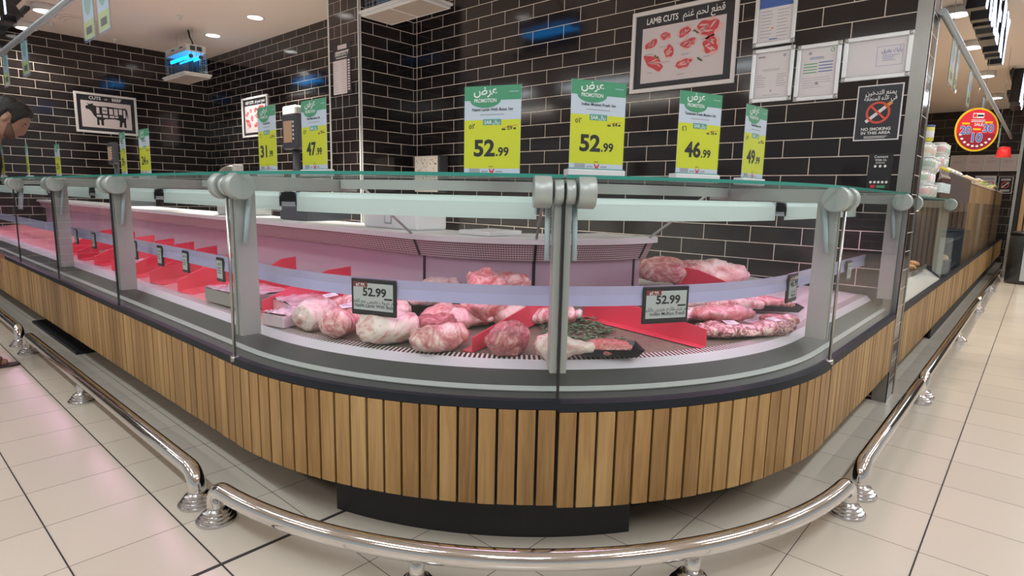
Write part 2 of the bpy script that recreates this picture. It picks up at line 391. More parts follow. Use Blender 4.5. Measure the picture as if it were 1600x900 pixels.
def text(body, fr, u, v, size, mat, parent, name='lettering', align='CENTER', n=.0006, ext=.0003, bold=0., sx=1., width=None, org=None):
    """lettering as a mesh lying on frame fr at (u, v); v is the baseline"""
    key = (body, align, bold)
    if key not in _tcache:
        cu = bpy.data.curves.new('t', 'FONT'); cu.body = body; cu.size = 1; cu.align_x = align; cu.offset = bold; cu.resolution_u = 3
        to = bpy.data.objects.new('t', cu); COL.objects.link(to)
        dg = bpy.context.evaluated_depsgraph_get(); dg.update()
        me = bpy.data.meshes.new_from_object(to.evaluated_get(dg))
        _tcache[key] = ([tuple(q.co) for q in me.vertices], [tuple(p.vertices) for p in me.polygons])
        bpy.data.objects.remove(to); bpy.data.curves.remove(cu); bpy.data.meshes.remove(me)
    vs, fs = _tcache[key]
    if not vs: return None
    w = max(a[0] for a in vs) - min(a[0] for a in vs)
    if width: sx = width/(w*size)
    mb = MB(); mb.add([fr.p(u+a[0]*size*sx, v+a[1]*size, n+ext) for a in vs], fs)
    return mb.build(name, mat, parent, org=org)
def lines(mb, fr, u0, u1, v, h, k, gap, n0, n1, mi=0, rnd=None):
    """rows of unreadably small print"""
    for i in range(k):
        e = u1 if rnd is None else u0 + (u1-u0)*(1-rnd*random.random())
        mb.fbox(fr, u0, e, v-i*gap-h, v-i*gap, n0, n1, mi)

# ------------------------------------------------------------------ SETTING
CZ = 3.21
def ub(kind):
    if kind == 'x': return lambda v, n: (v.y-.805-.1635+3.27*2, v.z-2.236+.1107*40)
    if kind == 'y': return lambda v, n: (v.x-2.036+.1635+3.27*2-.0, v.z-2.236+.1107*40)
mb = MB(); mb.box(-8, 18.5, -9, 16, -.1, 0)
o = mb.build('floor', M_floor, uvproj=lambda v, n: (v.x-.3623+.331*30, v.y-.183+.3285*40)); tag(o, 'beige square floor tiles with thin dark joints', 'floor', kind='structure')
mb = MB(); mb.box(-8, 18.5, -9, 16, CZ, CZ+.1)
o = mb.build('ceiling', M_ceil); tag(o, 'plain painted shop ceiling', 'ceiling', kind='structure')
XW = 4.066
def uvw(v, n):
    if abs(n.x) > .5: return (v.y-.805-.1635+3.27*2, v.z-2.236+.1107*40)
    return (v.x-3.725-.1635+3.27*2, v.z-2.236+.1107*40)
mb = MB(); mb.box(XW, XW+.245, .575, 10.4, 0, CZ)
o = mb.build('wall_back', [M_tile, M_tile_end], uvproj=lambda v, n: uvw(v, n) if abs(n.x) > .5 else (v.x-XW+.245*4, v.z-2.236+.1107*40))
for p in o.data.polygons:
    if abs(p.normal.y) > .5: p.material_index = 1
tag(o, 'glossy black brick tiled wall behind the meat counter', 'wall', kind='structure')
mb = MB(); mb.box(-3, XW+.2, 10.17, 10.4, 0, CZ)
o = mb.build('wall_left', M_tile, uvproj=lambda v, n: (v.x-2.036-.1635+.322+3.27*2, v.z-2.236+.1107*41))
tag(o, 'black brick tiled end wall with the beef poster', 'wall', kind='structure')
mb = MB(); mb.box(3.405, XW, 5.0, 5.535, 0, CZ)
o = mb.build('wall_column', [M_tile, M_tile_col], uvproj=lambda v, n: (v.y-5.303+.236*8, v.z-2.236+.1107*40) if abs(n.x) > .5 else (v.x-3.725-.1635+3.27*2, v.z-2.236+.1107*41))
for p in o.data.polygons:
    if abs(p.normal.x) > .5: p.material_index = 1
tag(o, 'black tiled column standing out of the back wall', 'wall', kind='structure')
mb = MB(); mb.box(16.4, 16.6, -4, 6, 0, CZ+.05)
o = mb.build('wall_far', M_tile_far, uvproj=lambda v, n: (v.y+20, v.z+.05)); tag(o, 'dark brick wall at the far end of the aisle', 'wall', kind='structure')
mb = MB(); mb.box(.55, 6, 1.817, 1.831, 0, .0012); mb.box(-4, .362, 1.821, 1.827, 0, .0012); mb.box(-4, 16.4, .1805, .1855, 0, .0012); mb.box(.6905, .6955, -3, 10, 0, .0011); mb.box(.360, .3645, -3, 10, 0, .0011)
o = mb.build('trim_20', pm('dark_floor_joint', (.035, .03, .028), .7)); tag(o, 'wider dark expansion joints in the floor', 'joint', kind='structure')
# steel corner trims
def trim(i, x0, x1, y0, y1, z0=0, z1=CZ, m=None):
    mb = MB(); mb.box(x0, x1, y0, y1, z0, z1); o = mb.build('trim_%d' % i, m or M_steel); tag(o, kind='structure'); return o
trim(1, XW-.006, XW, .571, .648, m=pm('dark_brushed_steel', (.34, .34, .32), .3, 1., noise_amt=.15, noise_scale=6)); trim(2, XW-.006, XW+.022, .571, .575); trim(3, XW+.223, XW+.25, .571, .575); 
trim(4, 3.401, 3.405, 4.996, 5.02, m=M_whitemetal); trim(5, 3.401, 3.425, 4.996, 5.0, m=M_whitemetal); trim(6, 3.401, 3.405, 5.512, 5.537, m=M_whitemetal)
trim(7, 3.4035, 3.405, 5.300, 5.306, m=pm('grout', (.6, .54, .5), .8))
trim(8, XW-.0015, XW, 4.955, 4.962, m=MATS['grout'])

# ------------------------------------------------------------------ MEAT COUNTER
xf, yf, R = .94, .57, 1.69
cx, cy = xf+R, yf+R
RA = R*pi/2
def PT(s, d):
    if s <= 0: return (xf+d, cy-s)
    if s >= RA: return (cx+(s-RA), yf+d)
    t = s/R; r = R-d
    return (cx-r*cos(t), cy-r*sin(t))
def P2(s, d): return (XW+.27+s, yf+d)
def samp(s0, s1, step=.05):
    out = [s0]
    if s1 > 0 and s0 < RA and (s0 >= 0 or s1 <= RA):
        a, b = max(s0, 0), min(s1, RA); n = max(2, int((b-a)/step))
        out = [a+(b-a)*i/n for i in range(n+1)]
        if s0 < a: out = [s0]+out
        if s1 > b: out = out+[s1]
        return out
    return [s0, s1]
def inward(path, s):
    a = Vector((*path(s, 0), 0)); b = Vector((*path(s, .1), 0)); return (b-a).normalized()
def plate(mb, path, s, th, prof, mi=0):
    """a flat plate standing across the counter, outline in (d, z)"""
    n = inward(path, s); t = Vector((-n.y, n.x, 0)); o = Vector((*path(s, 0), 0)); k = len(prof)
    a = [o+n*d+t*(-th/2)+Vector((0, 0, z)) for d, z in prof]; b = [o+n*d+t*(th/2)+Vector((0, 0, z)) for d, z in prof]
    mb.add(a+b, [tuple(range(k-1, -1, -1)), tuple(range(k, 2*k))]+[(i, (i+1) % k, k+(i+1) % k, k+i) for i in range(k)], mi)

def slats(path, s0, s1, zb, zt, w=.0535, g=.0085):
    mb = MB(); n = int((s1-s0)/(w+g)); p = (s1-s0)/n
    for i in range(n):
        a = s0+i*p+g/2; b = a+p-g; j = random.uniform(-.0015, .0015)
        q = [(*path(a, 0+j), zb), (*path(b, 0+j), zb), (*path(b, .02), zb), (*path(a, .02), zb)]
        mb.hexa(q+[(x, y, zt) for x, y, z in q])
    return mb

def unit(path, s0, s1, label, deck=M_deck, back=True, dz=0., led=True, rails=True, deck_d=.88, glassy=True, plinth_d=.35, lower=True, tube=True, name='refrigerated_counter'):
    ss = samp(s0, s1); sm = (s0+s1)/2
    x, y = path(sm, .4)
    T = thing(name, (x, y, 0), label, 'counter', 'meat counter units')
    def sw(nm, prof, mat, a=s0, b=s1, closed=True, parent=T, smooth=False):
        mb = MB(); mb.sweep(path, samp(a, b), prof, closed=closed, smooth=smooth); return mb.build(nm, mat, parent)
    cl = slats(path, s0+.002, s1-.002, .196+dz, .517+dz).build('slat_cladding', M_oak, T, bevel=.0015)
    sw('backing_panel', [(.021, .20), (.05, .20), (.05, .53), (.021, .53)], M_backing)
    sw('plinth', [(plinth_d, 0), (plinth_d+.02, 0), (plinth_d+.02, .2), (plinth_d, .2)], M_plinth)
    sw('cabinet_floor', [(.05, .2), (1.1, .2), (1.1, .22), (.05, .22)], M_plinth)
    sw('trim_band', [(.001, .519+dz), (.03, .519), (.03, .546), (.004, .546+dz)], M_blacktrim)
    sw('front_panel', [(.030, .535), (.137, .609), (.140, .600), (.05, .52)], M_panel)
    sw('bumper_strip', [(.058, .5585), (.074, .5695), (.072, .5735), (.056, .5625)], M_stripe)
    sw('deck_lip', [(.137, .609), (.163, .636), (.168, .630), (.140, .600)], M_lip)
    sw('air_grille', [(.163, .636), (.205, .640), (.205, .632), (.168, .630)], M_grille)
    sw('deck', [(.205, .636), (deck_d, .70), (deck_d, .68), (.205, .62)], deck)
    if rails: sw('ticket_rail', [(.192, .815), (.198, .815), (.208, .852), (.200, .880), (.190, .884), (.196, .852)], M_rail)
    if back:
        sw('air_duct_panel', [(.835, .978), (.875, .893), (.885, .893), (.845, .978)], M_perf)
        sw('back_panel', [(.905, .893), (.905, .66), (.915, .66), (.915, .9), (.885, .9), (.875, .893)], M_backp)
        sw('worktop', [(.815, .972), (.815, .996), (.822, 1.0), (1.16, 1.0), (1.16, .972)], M_whitemetal)
    sw('rear_casing', [(1.12, .2), (1.15, .2), (1.15, .97), (1.12, .97)], M_whitemetal) if back else sw('rear_casing', [(deck_d, .2), (deck_d+.03, .2), (deck_d+.03, .72), (deck_d, .72)], M_whitemetal)
    if tube:
        h = sw('light_housing', [(.255, 1.104), (.255, 1.160), (.262, 1.174), (.275, 1.180), (.315, 1.180), (.325, 1.165), (.325, 1.120), (.321, 1.120), (.321, 1.138), (.261, 1.138), (.260, 1.104)], M_tube, s0+.07, s1-.07, smooth=False)
        for e_ in (s0+.07, s1-.078): caps = MB(); caps.sweep(path, [e_, e_+.008], [(.255, 1.120), (.255, 1.178), (.325, 1.178), (.325, 1.120)]); caps.build('end_cap', M_bluegrey, h)
        if led: sw('led_strip', [(.268, 1.137), (.312, 1.137), (.312, 1.134), (.268, 1.134)], M_led, s0+.10, s1-.10, parent=h)
    g = sw('glass_front', [(.018, .54), (.024, .54), (.024, 1.222), (.018, 1.222)], M_glass, s0+.006, s1-.006)
    tp = sw('glass_top', [(.014, 1.237), (.56, 1.237), (.56, 1.247), (.014, 1.247)], M_topglass, s0+.004, s1-.004)
    sw('polished_edge', [(.0115, 1.2365), (.0145, 1.2365), (.0145, 1.2475), (.0115, 1.2475)], M_glassedge, s0+.004, s1-.004, parent=tp)
    sw('top_support', [(.47, 1.196), (.505, 1.196), (.505, 1.234), (.47, 1.234)], M_alu, s0+.05, s1-.05)
    for e, sg in ((s0, 1), (s1, -1)):
        q = e+sg*.016
        mb = MB(); plate(mb, path, q, .022, [(.032, .628), (.108, .628), (.108, 1.18), (.56, 1.184), (.56, 1.234), (.032, 1.234)]); (mb.build('end_frame', M_post, T, bevel=.002) if e > -4.0 else None)
        # hinge clamp on the glass top edge: wide drum, narrow knuckle
        n = inward(path, q); t = Vector((-n.y, n.x, 0)) if sg < 0 else Vector((n.y, -n.x, 0))
        tt = (Vector((*path(q+sg*.01, 0), 0))-Vector((*path(q, 0), 0))).normalized()
        c = Vector((*path(q, .03), 1.196))
        mb = MB(); mb.lathe(c+tt*.024, [(.047, 0), (.050, .003), (.050, .050), (.047, .053)], 24, axis=tt)
        hc = mb.build('hinge_clamp', M_clamp, T)
        mb = MB(); mb.lathe(c-tt*.012, [(.036, 0), (.038, .002), (.038, .026), (.036, .028)], 20, axis=tt); mb.build('knuckle', M_clamp, hc)
        # gas spring cover beside the frame
        mb = MB(); a = Vector((*path(q+sg*.028, .075), 1.16)); b = Vector((*path(q+sg*.028, .055), .985)); mb.tube([a, b], .009, 8); mb.build('gas_spring', M_bluegrey, T)
    q = s0; n = inward(path, q); t = Vector((-n.y, n.x, 0)); o_ = Vector((*path(q, 0), 0)); st_ = abs(s0) < .01 or abs(s0-RA) < .01
    mb = MB()
    if st_:
        mb.tube([o_+n*.012+Vector((0, 0, .535)), o_+n*.012+Vector((0, 0, 1.15))], .006, 12); mb.tube([o_+n*.012+Vector((0, 0, .528)), o_+n*.012+Vector((0, 0, .548))], .016, 12)
    else:
        w_ = .004; mb.add([o_+n*d+t*u+Vector((0, 0, z)) for z in (.54, 1.222) for d, u in ((.016, -w_), (.016, w_), (.026, w_), (.026, -w_))], [(3, 2, 1, 0), (4, 5, 6, 7), (0, 1, 5, 4), (1, 2, 6, 5), (2, 3, 7, 6), (3, 0, 4, 7)])
    mb.build('joint_profile', M_steel if st_ else M_black, T)
    if back and s0 >= 0:
        for q in (s0+.13 if s0 == 0 else s0, s1-.13 if s1 > RA-.01 else s1):
            n = inward(path, q); t = Vector((-n.y, n.x, 0)); o_ = Vector((*path(q, 0), 0)); mb = MB()
            for w_, pr in ((.006, ((.831, .976), (.871, .893))), (.007, ((.901, .892), (.901, .66)))):
                (d0, z0), (d1, z1) = pr; mb.add([o_+n*(d+e)+t*u+Vector((0, 0, z)) for e in (0, .003) for d, z, u in ((d0, z0, -w_), (d0, z0, w_), (d1, z1, w_), (d1, z1, -w_))], [(3, 2, 1, 0), (4, 5, 6, 7), (0, 1, 5, 4), (1, 2, 6, 5), (2, 3, 7, 6), (3, 0, 4, 7)])
            mb.build('panel_joint', M_black, T)
            mb = MB(); mb.tube([o_+n*.82+Vector((0, 0, .998)), o_+n*.53+Vector((0, 0, 1.21))], .006, 8); mb.build('glass_strut', M_alu, T)
    return T

LS = [0, -1.46, -2.79, -4.11, -5.45, -7.85]
unames = ['left straight meat counter unit next to the curved corner', 'second meat counter unit left of the curved corner', 'third meat counter unit left of the curved corner',
          'fourth meat counter unit left of the curved corner, by the leaning man', 'left end unit of the meat counter beside the man']
UNITS = []
for i in range(5):
    UNITS.append(unit(PT, LS[i+1], LS[i], unames[i], deck=M_deck_red))
UNITS.append(unit(PT, 0, RA/2, 'left half of the curved corner counter holding wrapped lamb', deck=M_deck, plinth_d=.30))
UNITS.append(unit(PT, RA/2, RA, 'right half of the curved corner counter holding mutton racks', deck=M_deck, dz=-.008, plinth_d=.30))
UNITS.append(unit(PT, RA, RA+1.43, 'short straight counter unit ending at the tiled wall end', deck=M_deck_white, back=False, deck_d=1.25))
# plinth skirt in front of the corner
mb = MB(); mb.sweep(PT, samp(R*radians(15), R*radians(56)), [(.140, 0), (.152, 0), (.152, .195), (.140, .195)])
o = mb.build('plinth_skirt', M_plinth, org=(*PT(R*radians(35), .14), 0)); tag(o, 'black curved plinth panel under the corner slats', 'plinth')
mb = MB(); mb.box(1.005, 1.14, 5.0, 6.45, 0, .022); mb.box(1.10, 1.14, 5.0, 6.45, .022, .10)
o = mb.build('plinth_board', M_plinth, org=(1.07, 5.7, 0), bevel=.002); tag(o, 'loose black plinth board lying under the left counter', 'board')

# ticket tags on the rail ------------------------------------------------
def ticket(c, yaw, w, h, label, price, l1=None, l2=None, name='shelf_ticket', group='electronic price tickets on the rail'):
    """c: centre of the ticket face; yaw: direction its face looks at"""
    n = Vector((cos(yaw), sin(yaw), 0)); ux = Vector((-n.y, n.x, 0)); ux = Vector((0, 0, 1)).cross(n)
    f = Fr(c, ux, (0, 0, 1))
    T = thing(name, (c[0], c[1], c[2]-h/2), label, 'price ticket', group)
    mb = MB(); mb.fbox(f, -w/2, w/2, -h/2, h/2, -.012, 0); mb.build('casing', M_black, T, bevel=.004)
    bz = .0075 if w > .12 else .006
    mb = MB(); mb.fbox(f, -w/2+bz*1.4, w/2-bz*1.4, -h/2+bz*2.6, h/2-bz*2.2, 0, .0008); mb.build('screen', M_screen, T)
    if w > .12:
        mb = MB(); mb.fbox(f, -w/2+.010, -w/2+.070, h/2-.031, h/2-.0135, .0008, .0012); mb.build('red_banner', pm('dark_red_banner', (.22, .03, .04), .5), T)
        text('٥٢.٩٩', f, -w/2+.040, h/2-.029, .017, M_whitetext, T, n=.0013, bold=.02)
        text(price, f, .006, .005, .041, M_ink, T, n=.001, bold=.03, width=.098)
        mb = MB(); mb.fbox(f, .046, .079, -.006, .0, .0008, .0012); mb.build('unit_block', M_ink, T)
        text(arabic(l1), f, .002, -.021, .0185, M_ink, T, n=.001)
        text(l2, f, .006, -.037, .0175, M_ink, T, n=.001, bold=.01)
        mb = MB(); mb.fbox(f, -.078, -.060, -.050, -.048, .0008, .0012); mb.fbox(f, .060, .072, -.0525, -.050, .0008, .0012); mb.build('small_print', M_ink, T)
    else:
        text(price, f, .002, h*.17, h*.17, M_ink, T, n=.001, bold=.01, width=w*.55)
        mb = MB(); lines(mb, f, -w*.28, w*.28, h*.08, .0035, 3, .011, .0008, .0012, rnd=.4); mb.build('small_print', M_ink, T)
    return T
def on_path(s, d): return PT(s, d)
def facing(s): n = inward(PT, s); return atan2(-n.y, -n.x)
sA = R*atan2(cy-1.755, cx-1.275); sB = R*atan2(cy-1.06, cx-1.955)
for s_, lab, l1, l2 in ((sA, 'large ticket reading 52.99 Naimi Lamb With Bone', 'لحم خروف نعيمي مع العظم', 'Naimi Lamb With Bone'), (sB, 'large ticket reading 52.99 Indian Mutton Fresh', 'لحم غنم طازج هندي بالكيلو', 'Indian Mutton Fresh')):
    x, y = PT(s_, .186); ticket((x, y, .815), facing(s_), .185, .133, lab, '52.99', l1, l2)
x, y = PT(RA+.03, .186); ticket((x, y, .822), facing(RA+.03)+.0, .125, .125, 'ticket reading 46.99 on the rail at the right end of the curve', '46.99', group='electronic price tickets on the rail', l1='لحم غنم', l2='Mutton')
for y_, lab, pr in ((2.79, 'small ticket half behind the grey frame left of the corner', '29.9'), (3.205, 'small upright ticket first from the grey frame along the left rail', '47.9'), (3.565, 'small upright ticket second from the grey frame along the left rail', '31.9'),
                    (3.985, 'small upright ticket third along the left rail beside the second frame', '33.9'), (4.835, 'small upright ticket just beyond the second grey frame', '24.9'), (5.30, 'wider ticket farthest along the left rail before the reflections', '29.9')):
    ticket((1.127, y_, .818), pi, .075, .112, lab, pr)
for x_, lab in ((3.15, 'pale ticket first on the rail of the straight right unit'), (3.62, 'pale ticket second on the rail of the straight right unit')):
    ticket((x_, .75, .818), -pi/2, .10, .112, lab, '49.9')

# red dividers -------------------------------------------------------------
def divider(a, b, za, zb, ha, hb, label, flange=.05, side=1, group='red dividers in the meat display'):
    """an L-section red board from a (front) to b (back), standing on the deck"""
    a = Vector((*a, za)); b = Vector((*b, zb)); d = (b-a); d.z = 0; d.normalize(); t = Vector((-d.y, d.x, 0))*side; th = .004
    mb = MB()
    m_ = a.lerp(b, .72); o2 = [a, m_, b]; hs = [ha, hb, hb]; up_ = Vector((0, 0, 1))
    ol = [a, b, b+up_*hb, m_+up_*hb, a+up_*ha]
    mb.add(ol+[p+t*th for p in ol], [(4, 3, 2, 1, 0), (5, 6, 7, 8, 9)]+[(i, (i+1) % 5, 5+(i+1) % 5, 5+i) for i in range(5)])
    mb.hexa([a, b, b-t*flange, a-t*flange*.9, a+Vector((0, 0, .004)), b+Vector((0, 0, .004)), b-t*flange+Vector((0, 0, .004)), a-t*flange*.9+Vector((0, 0, .004))])
    o = mb.build('divider', M_red, org=tuple(a), bevel=.0012)
    return tag(o, label, 'divider', group)
def dk(d): return .638+(d-.205)*.0948
divider((1.405, 1.425), (1.88, 1.47), dk(.21), dk(.70), .055, .090, 'red divider between the wrapped lamb and the middle posts', side=-1)
divider((2.105, .885), (2.07, 1.42), dk(.21), dk(.66), .065, .10, 'red divider with a wide base right of the middle posts', flange=.055, side=-1)
for i, y_ in enumerate((3.39, 3.82, 4.19, 4.55, 4.95, 5.4, 5.85)):
    divider((xf+.21, y_), (xf+.62, y_+.06), dk(.21), dk(.62), .06, .155, ('first', 'second', 'third', 'fourth', 'fifth', 'sixth', 'seventh')[i]+' red divider counted leftward from the corner', flange=.16, side=1)
divider((xf+.25, 2.52), (xf+.66, 2.45), dk(.25), dk(.66), .06, .15, 'red divider behind the grey frame at the start of the curve', flange=.2)
divider((xf+.35, 2.95), (xf+.66, 2.97), dk(.35), dk(.66), .07, .155, 'red divider standing behind the grey wrapped carton', flange=.3)
divider((2.66, yf+.62), (3.02, yf+.55), .68, .68, .10, .08, 'red divider lying across the back right of the corner display', flange=.06)
divider((3.00, yf+.40), (3.02, yf+.9), dk(.4), dk(.9), .05, .12, 'red divider inside the short straight right unit', flange=.3)

# ------------------------------------------------------------------ meat
def lump(a, b, r, prof, seed, flat=.85, amp=.22, n=30, m=26, bend=0.):
    """a meat shape lofted from a to b with a radius profile and lumpy noise"""
    a = Vector(a); b = Vector(b); ax = (b-a); ln = ax.length; ax.normalize(); sd = ax.cross(Vector((0, 0, 1))).normalized(); up = sd.cross(ax)
    vs = []; rows = m
    def pr(t):
        for (t0, r0), (t1, r1) in zip(prof, prof[1:]):
            if t <= t1: k = (t-t0)/(t1-t0); k = k*k*(3-2*k); return r0+(r1-r0)*k
        return prof[-1][1]
    for i in range(rows+1):
        t = .5-.5*cos(pi*i/rows); c = a+ax*(ln*t)+sd*(bend*sin(pi*t)); rr = r*pr(t)
        for j in range(n):
            an = 2*pi*j/n; d = sd*cos(an)+up*(sin(an)*flat); p = c+d*rr
            k = 1+amp*1.3*noise.noise((p+Vector((seed*7.3, seed*3.1, seed)))*12)+amp*.8*noise.noise((p+Vector((seed, 0, seed*5)))*24)+amp*.3*noise.noise((p+Vector((seed, 3, seed)))*55)
            vs.append(c+d*rr*k)
    fs = [(i*n+j, i*n+(j+1) % n, (i+1)*n+(j+1) % n, (i+1)*n+j) for i in range(rows) for j in range(n)]
    fs += [tuple(range(n-1, -1, -1)), tuple(rows*n+j for j in range(n))]
    return vs, fs
LEG = [(0, .08), (.06, .62), (.28, 1.), (.5, .86), (.7, .5), (.86, .33), (.96, .36), (1, .1)]
CHUNK = [(0, .25), (.1, .8), (.35, 1.), (.65, .97), (.9, .75), (1, .25)]
SHANK = [(0, .1), (.08, .55), (.4, .8), (.7, 1.), (.92, .8), (1, .15)]
SEED = [1]
def meat(name, a, b, r, prof, label, mat, cat='meat', zoff=0., flat=.85, bone=False, sticker=False, tray=False, group=None, amp=.22, bend=0.):
    SEED[0] += 1
    da = (a[0]+b[0])/2, (a[1]+b[1])/2
    za = a[2] if len(a) > 2 else None
    def base(p):
        d = R-hypot(cx-p[0], cy-p[1]) if p[0] < cx and p[1] < cy else (p[0]-xf if p[1] >= cy else p[1]-yf)
        return dk(min(max(d, .2), 1.2))
    A = Vector((a[0], a[1], base(a)+r*flat*.92+zoff)); B = Vector((b[0], b[1], base(b)+r*flat*.92+zoff))
    mid = (A+B)/2
    vs, fs = lump(A, B, r, prof, SEED[0], flat, amp, bend=bend)
    mb = MB(); mb.add(vs, fs, 0, True)
    T = mb.build(name, mat, org=(mid.x, mid.y, mid.z-r*flat)); tag(T, label, cat, group)
    if bone:
        d = (B-A).normalized(); mb = MB(); mb.ell(B+d*.004, .020, .020, .019, 12); mb.ell(B+d*.012+Vector((0, 0, .010)), .013, .013, .012, 10); mb.build('bone_end', M_bone, T)
    if sticker:
        c = mid+Vector((0, 0, r*flat*1.04)); d = (B-A).normalized(); s_ = d.cross(Vector((0, 0, 1))).normalized()
        f = Fr(c, d, (s_*-.8+Vector((0, 0, -.35))))
        f = Fr(c, d, Vector((0, 0, 1)).cross(d)+Vector((0, 0, .15)))
        mb = MB(); mb.fbox(f, -.028, .028, -.02, .02, 0, .0015); st = mb.build('price_sticker', M_paper, T)
        mb = MB(); lines(mb, f, -.022, .022, .013, .002, 4, .006, .0015, .002, rnd=.5); mb.build('small_print', M_greytext, st)
    if tray:
        f = Fr((mid.x, mid.y, min(A.z, B.z)-r*flat*.96), (B-A).normalized()*1.0, (0, 0, 1)); d = Vector(((B-A).x, (B-A).y, 0)); L_ = d.length/2+.03; d.normalize(); s_ = Vector((-d.y, d.x, 0)); o_ = Vector((mid.x, mid.y, min(A.z, B.z)-r*flat*.98)); w_ = r*1.15
        mb = MB(); q0 = [o_-d*(L_-.02)-s_*(w_-.02), o_+d*(L_-.02)-s_*(w_-.02), o_+d*(L_-.02)+s_*(w_-.02), o_-d*(L_-.02)+s_*(w_-.02)]; z1 = Vector((0, 0, .03))
        q1 = [o_-d*L_-s_*w_+z1, o_+d*L_-s_*w_+z1, o_+d*L_+s_*w_+z1, o_-d*L_+s_*w_+z1]
        mb.add(q0+q1, [(3, 2, 1, 0), (0, 1, 5, 4), (1, 2, 6, 5), (2, 3, 7, 6), (3, 0, 4, 7)]); mb.build('foam_tray', M_black, T)
    return T
LG = 'wrapped lamb joints in the corner display'
meat('lamb_joint', (1.135, 2.09), (1.30, 2.14), .072, CHUNK, 'brown-fatted wrapped lamb chunk at the left end of the front grille', M_meat2, group=LG)
meat('lamb_haunch', (1.125, 1.935), (1.345, 1.90), .068, LEG, 'wrapped lamb leg second along the front grille from the left', M_meat1, group=LG, sticker=True)
meat('lamb_haunch', (1.185, 1.79), (1.38, 1.66), .075, CHUNK, 'big pale wrapped lamb leg at the front grille under the Naimi ticket', M_meat2, group=LG)
meat('lamb_joint', (1.25, 2.22), (1.43, 2.20), .056, CHUNK, 'wrapped lamb joint with paper label behind the brown-fatted chunk', M_meat1, sticker=True, group=LG)
meat('lamb_haunch', (1.46, 2.29), (1.52, 2.08), .055, LEG, 'dark-ended lamb leg partly hidden behind the Naimi ticket', M_meat3, group=LG)
meat('lamb_joint', (1.34, 1.95), (1.49, 1.86), .062, CHUNK, 'lamb joint peeking out below the Naimi ticket', M_meat2, zoff=.01, group=LG)
meat('lamb_shoulder', (1.52, 1.92), (1.80, 1.82), .062, LEG, 'pale lamb shoulder on a black tray right of the Naimi ticket', M_meat2, zoff=.035, tray=True, flat=.7, group=LG)
meat('lamb_joint', (1.69, 2.06), (1.90, 2.02), .055, CHUNK, 'lamb joint at the back above the tray right of the Naimi ticket', M_meat2, zoff=.02, group=LG)
meat('lamb_haunch', (1.40, 1.69), (1.68, 1.73), .064, LEG, 'lamb leg with a narrow shank in front of the black tray', M_meat1, bone=True, group=LG)
meat('lamb_haunch', (1.245, 1.56), (1.45, 1.49), .060, CHUNK, 'wrapped lamb leg at the grille left of the red divider', M_meat1, group=LG)
meat('lamb_shoulder', (1.58, 1.58), (1.85, 1.74), .098, CHUNK, 'large ribbed lamb shoulder leaning on the red divider', M_meat1, zoff=.01, flat=.95, group=LG, amp=.3)
meat('lamb_joint', (1.90, 1.95), (1.98, 1.80), .055, CHUNK, 'lamb joint at the back between tray and large shoulder', M_meat2, zoff=.02, group=LG)
meat('lamb_neck', (1.42, 1.325), (1.57, 1.345), .066, CHUNK, 'knobbly lamb neck with a white bone right of the red divider', M_meat3, bone=True, group=LG)
meat('lamb_haunch', (1.52, 1.24), (1.64, 1.07), .058, LEG, 'lamb leg lying behind the middle posts at the grille', M_meat2, group=LG)
meat('lamb_shank', (1.76, 1.50), (1.95, 1.37), .048, SHANK, 'lamb shank lying behind the middle posts toward the back', M_meat1, bone=True, group=LG)
T = meat('minced_meat', (1.665, 1.125), (1.775, 1.01), .058, CHUNK, 'flat heap of minced meat at the grille right of the posts', M_mince, flat=.42, tray=True, group=None, zoff=.012)
RG = 'mutton pieces in the right corner display'
meat('mutton_joint', (2.58, 1.32), (2.75, 1.16), .052, CHUNK, 'mutton piece with dark red end right of the Mutton ticket', M_meat3, group=RG)
meat('mutton_shank', (2.28, 1.12), (2.55, 1.02), .042, SHANK, 'long thin mutton shank beside the Mutton ticket', M_meat2, group=RG)
meat('rib_rack', (2.19, .955), (2.44, .80), .070, CHUNK, 'long mutton rib rack at the grille right of the red divider', M_rib, flat=.42, sticker=True, group=RG, amp=.32)
meat('rib_rack', (2.40, .82), (2.63, .74), .062, CHUNK, 'second mutton rib rack near the right frame with a paper label', M_rib, flat=.5, sticker=True, group=RG, amp=.32)
meat('mutton_shoulder', (2.54, 1.08), (2.80, .92), .070, LEG, 'wrapped mutton shoulder in the middle of the right display', M_meat1, group=RG, sticker=True)
meat('mutton_joint', (2.86, 1.06), (3.00, .84), .050, CHUNK, 'tray of mutton chunks behind the right ticket', M_meat1, flat=.6, group=RG, tray=True, zoff=.02)
meat('mutton_breast', (2.18, 1.13), (2.38, 1.09), .042, CHUNK, 'flat mutton breast just right of the red divider base', M_meat2, flat=.5, group=RG)
meat('mutton_haunch', (2.50, 1.22), (2.72, 1.10), .045, LEG, 'mutton leg lying across behind the rib racks', M_meat2, group=RG)
meat('beef_joint', (2.86, 1.62), (3.16, 1.40), .085, CHUNK, 'large pink meat joint at the back beyond the ticket rail', M_meat1, zoff=.02, group=RG)
meat('beef_joint', (3.12, 1.50), (3.42, 1.22), .080, CHUNK, 'pale meat joint at the back right beyond the ticket rail', M_meat2, zoff=.02, group=RG)
meat('beef_joint', (2.75, 1.78), (2.95, 1.66), .07, CHUNK, 'small meat joint at the back left beyond the ticket rail', M_meat1, zoff=.02, group=RG)
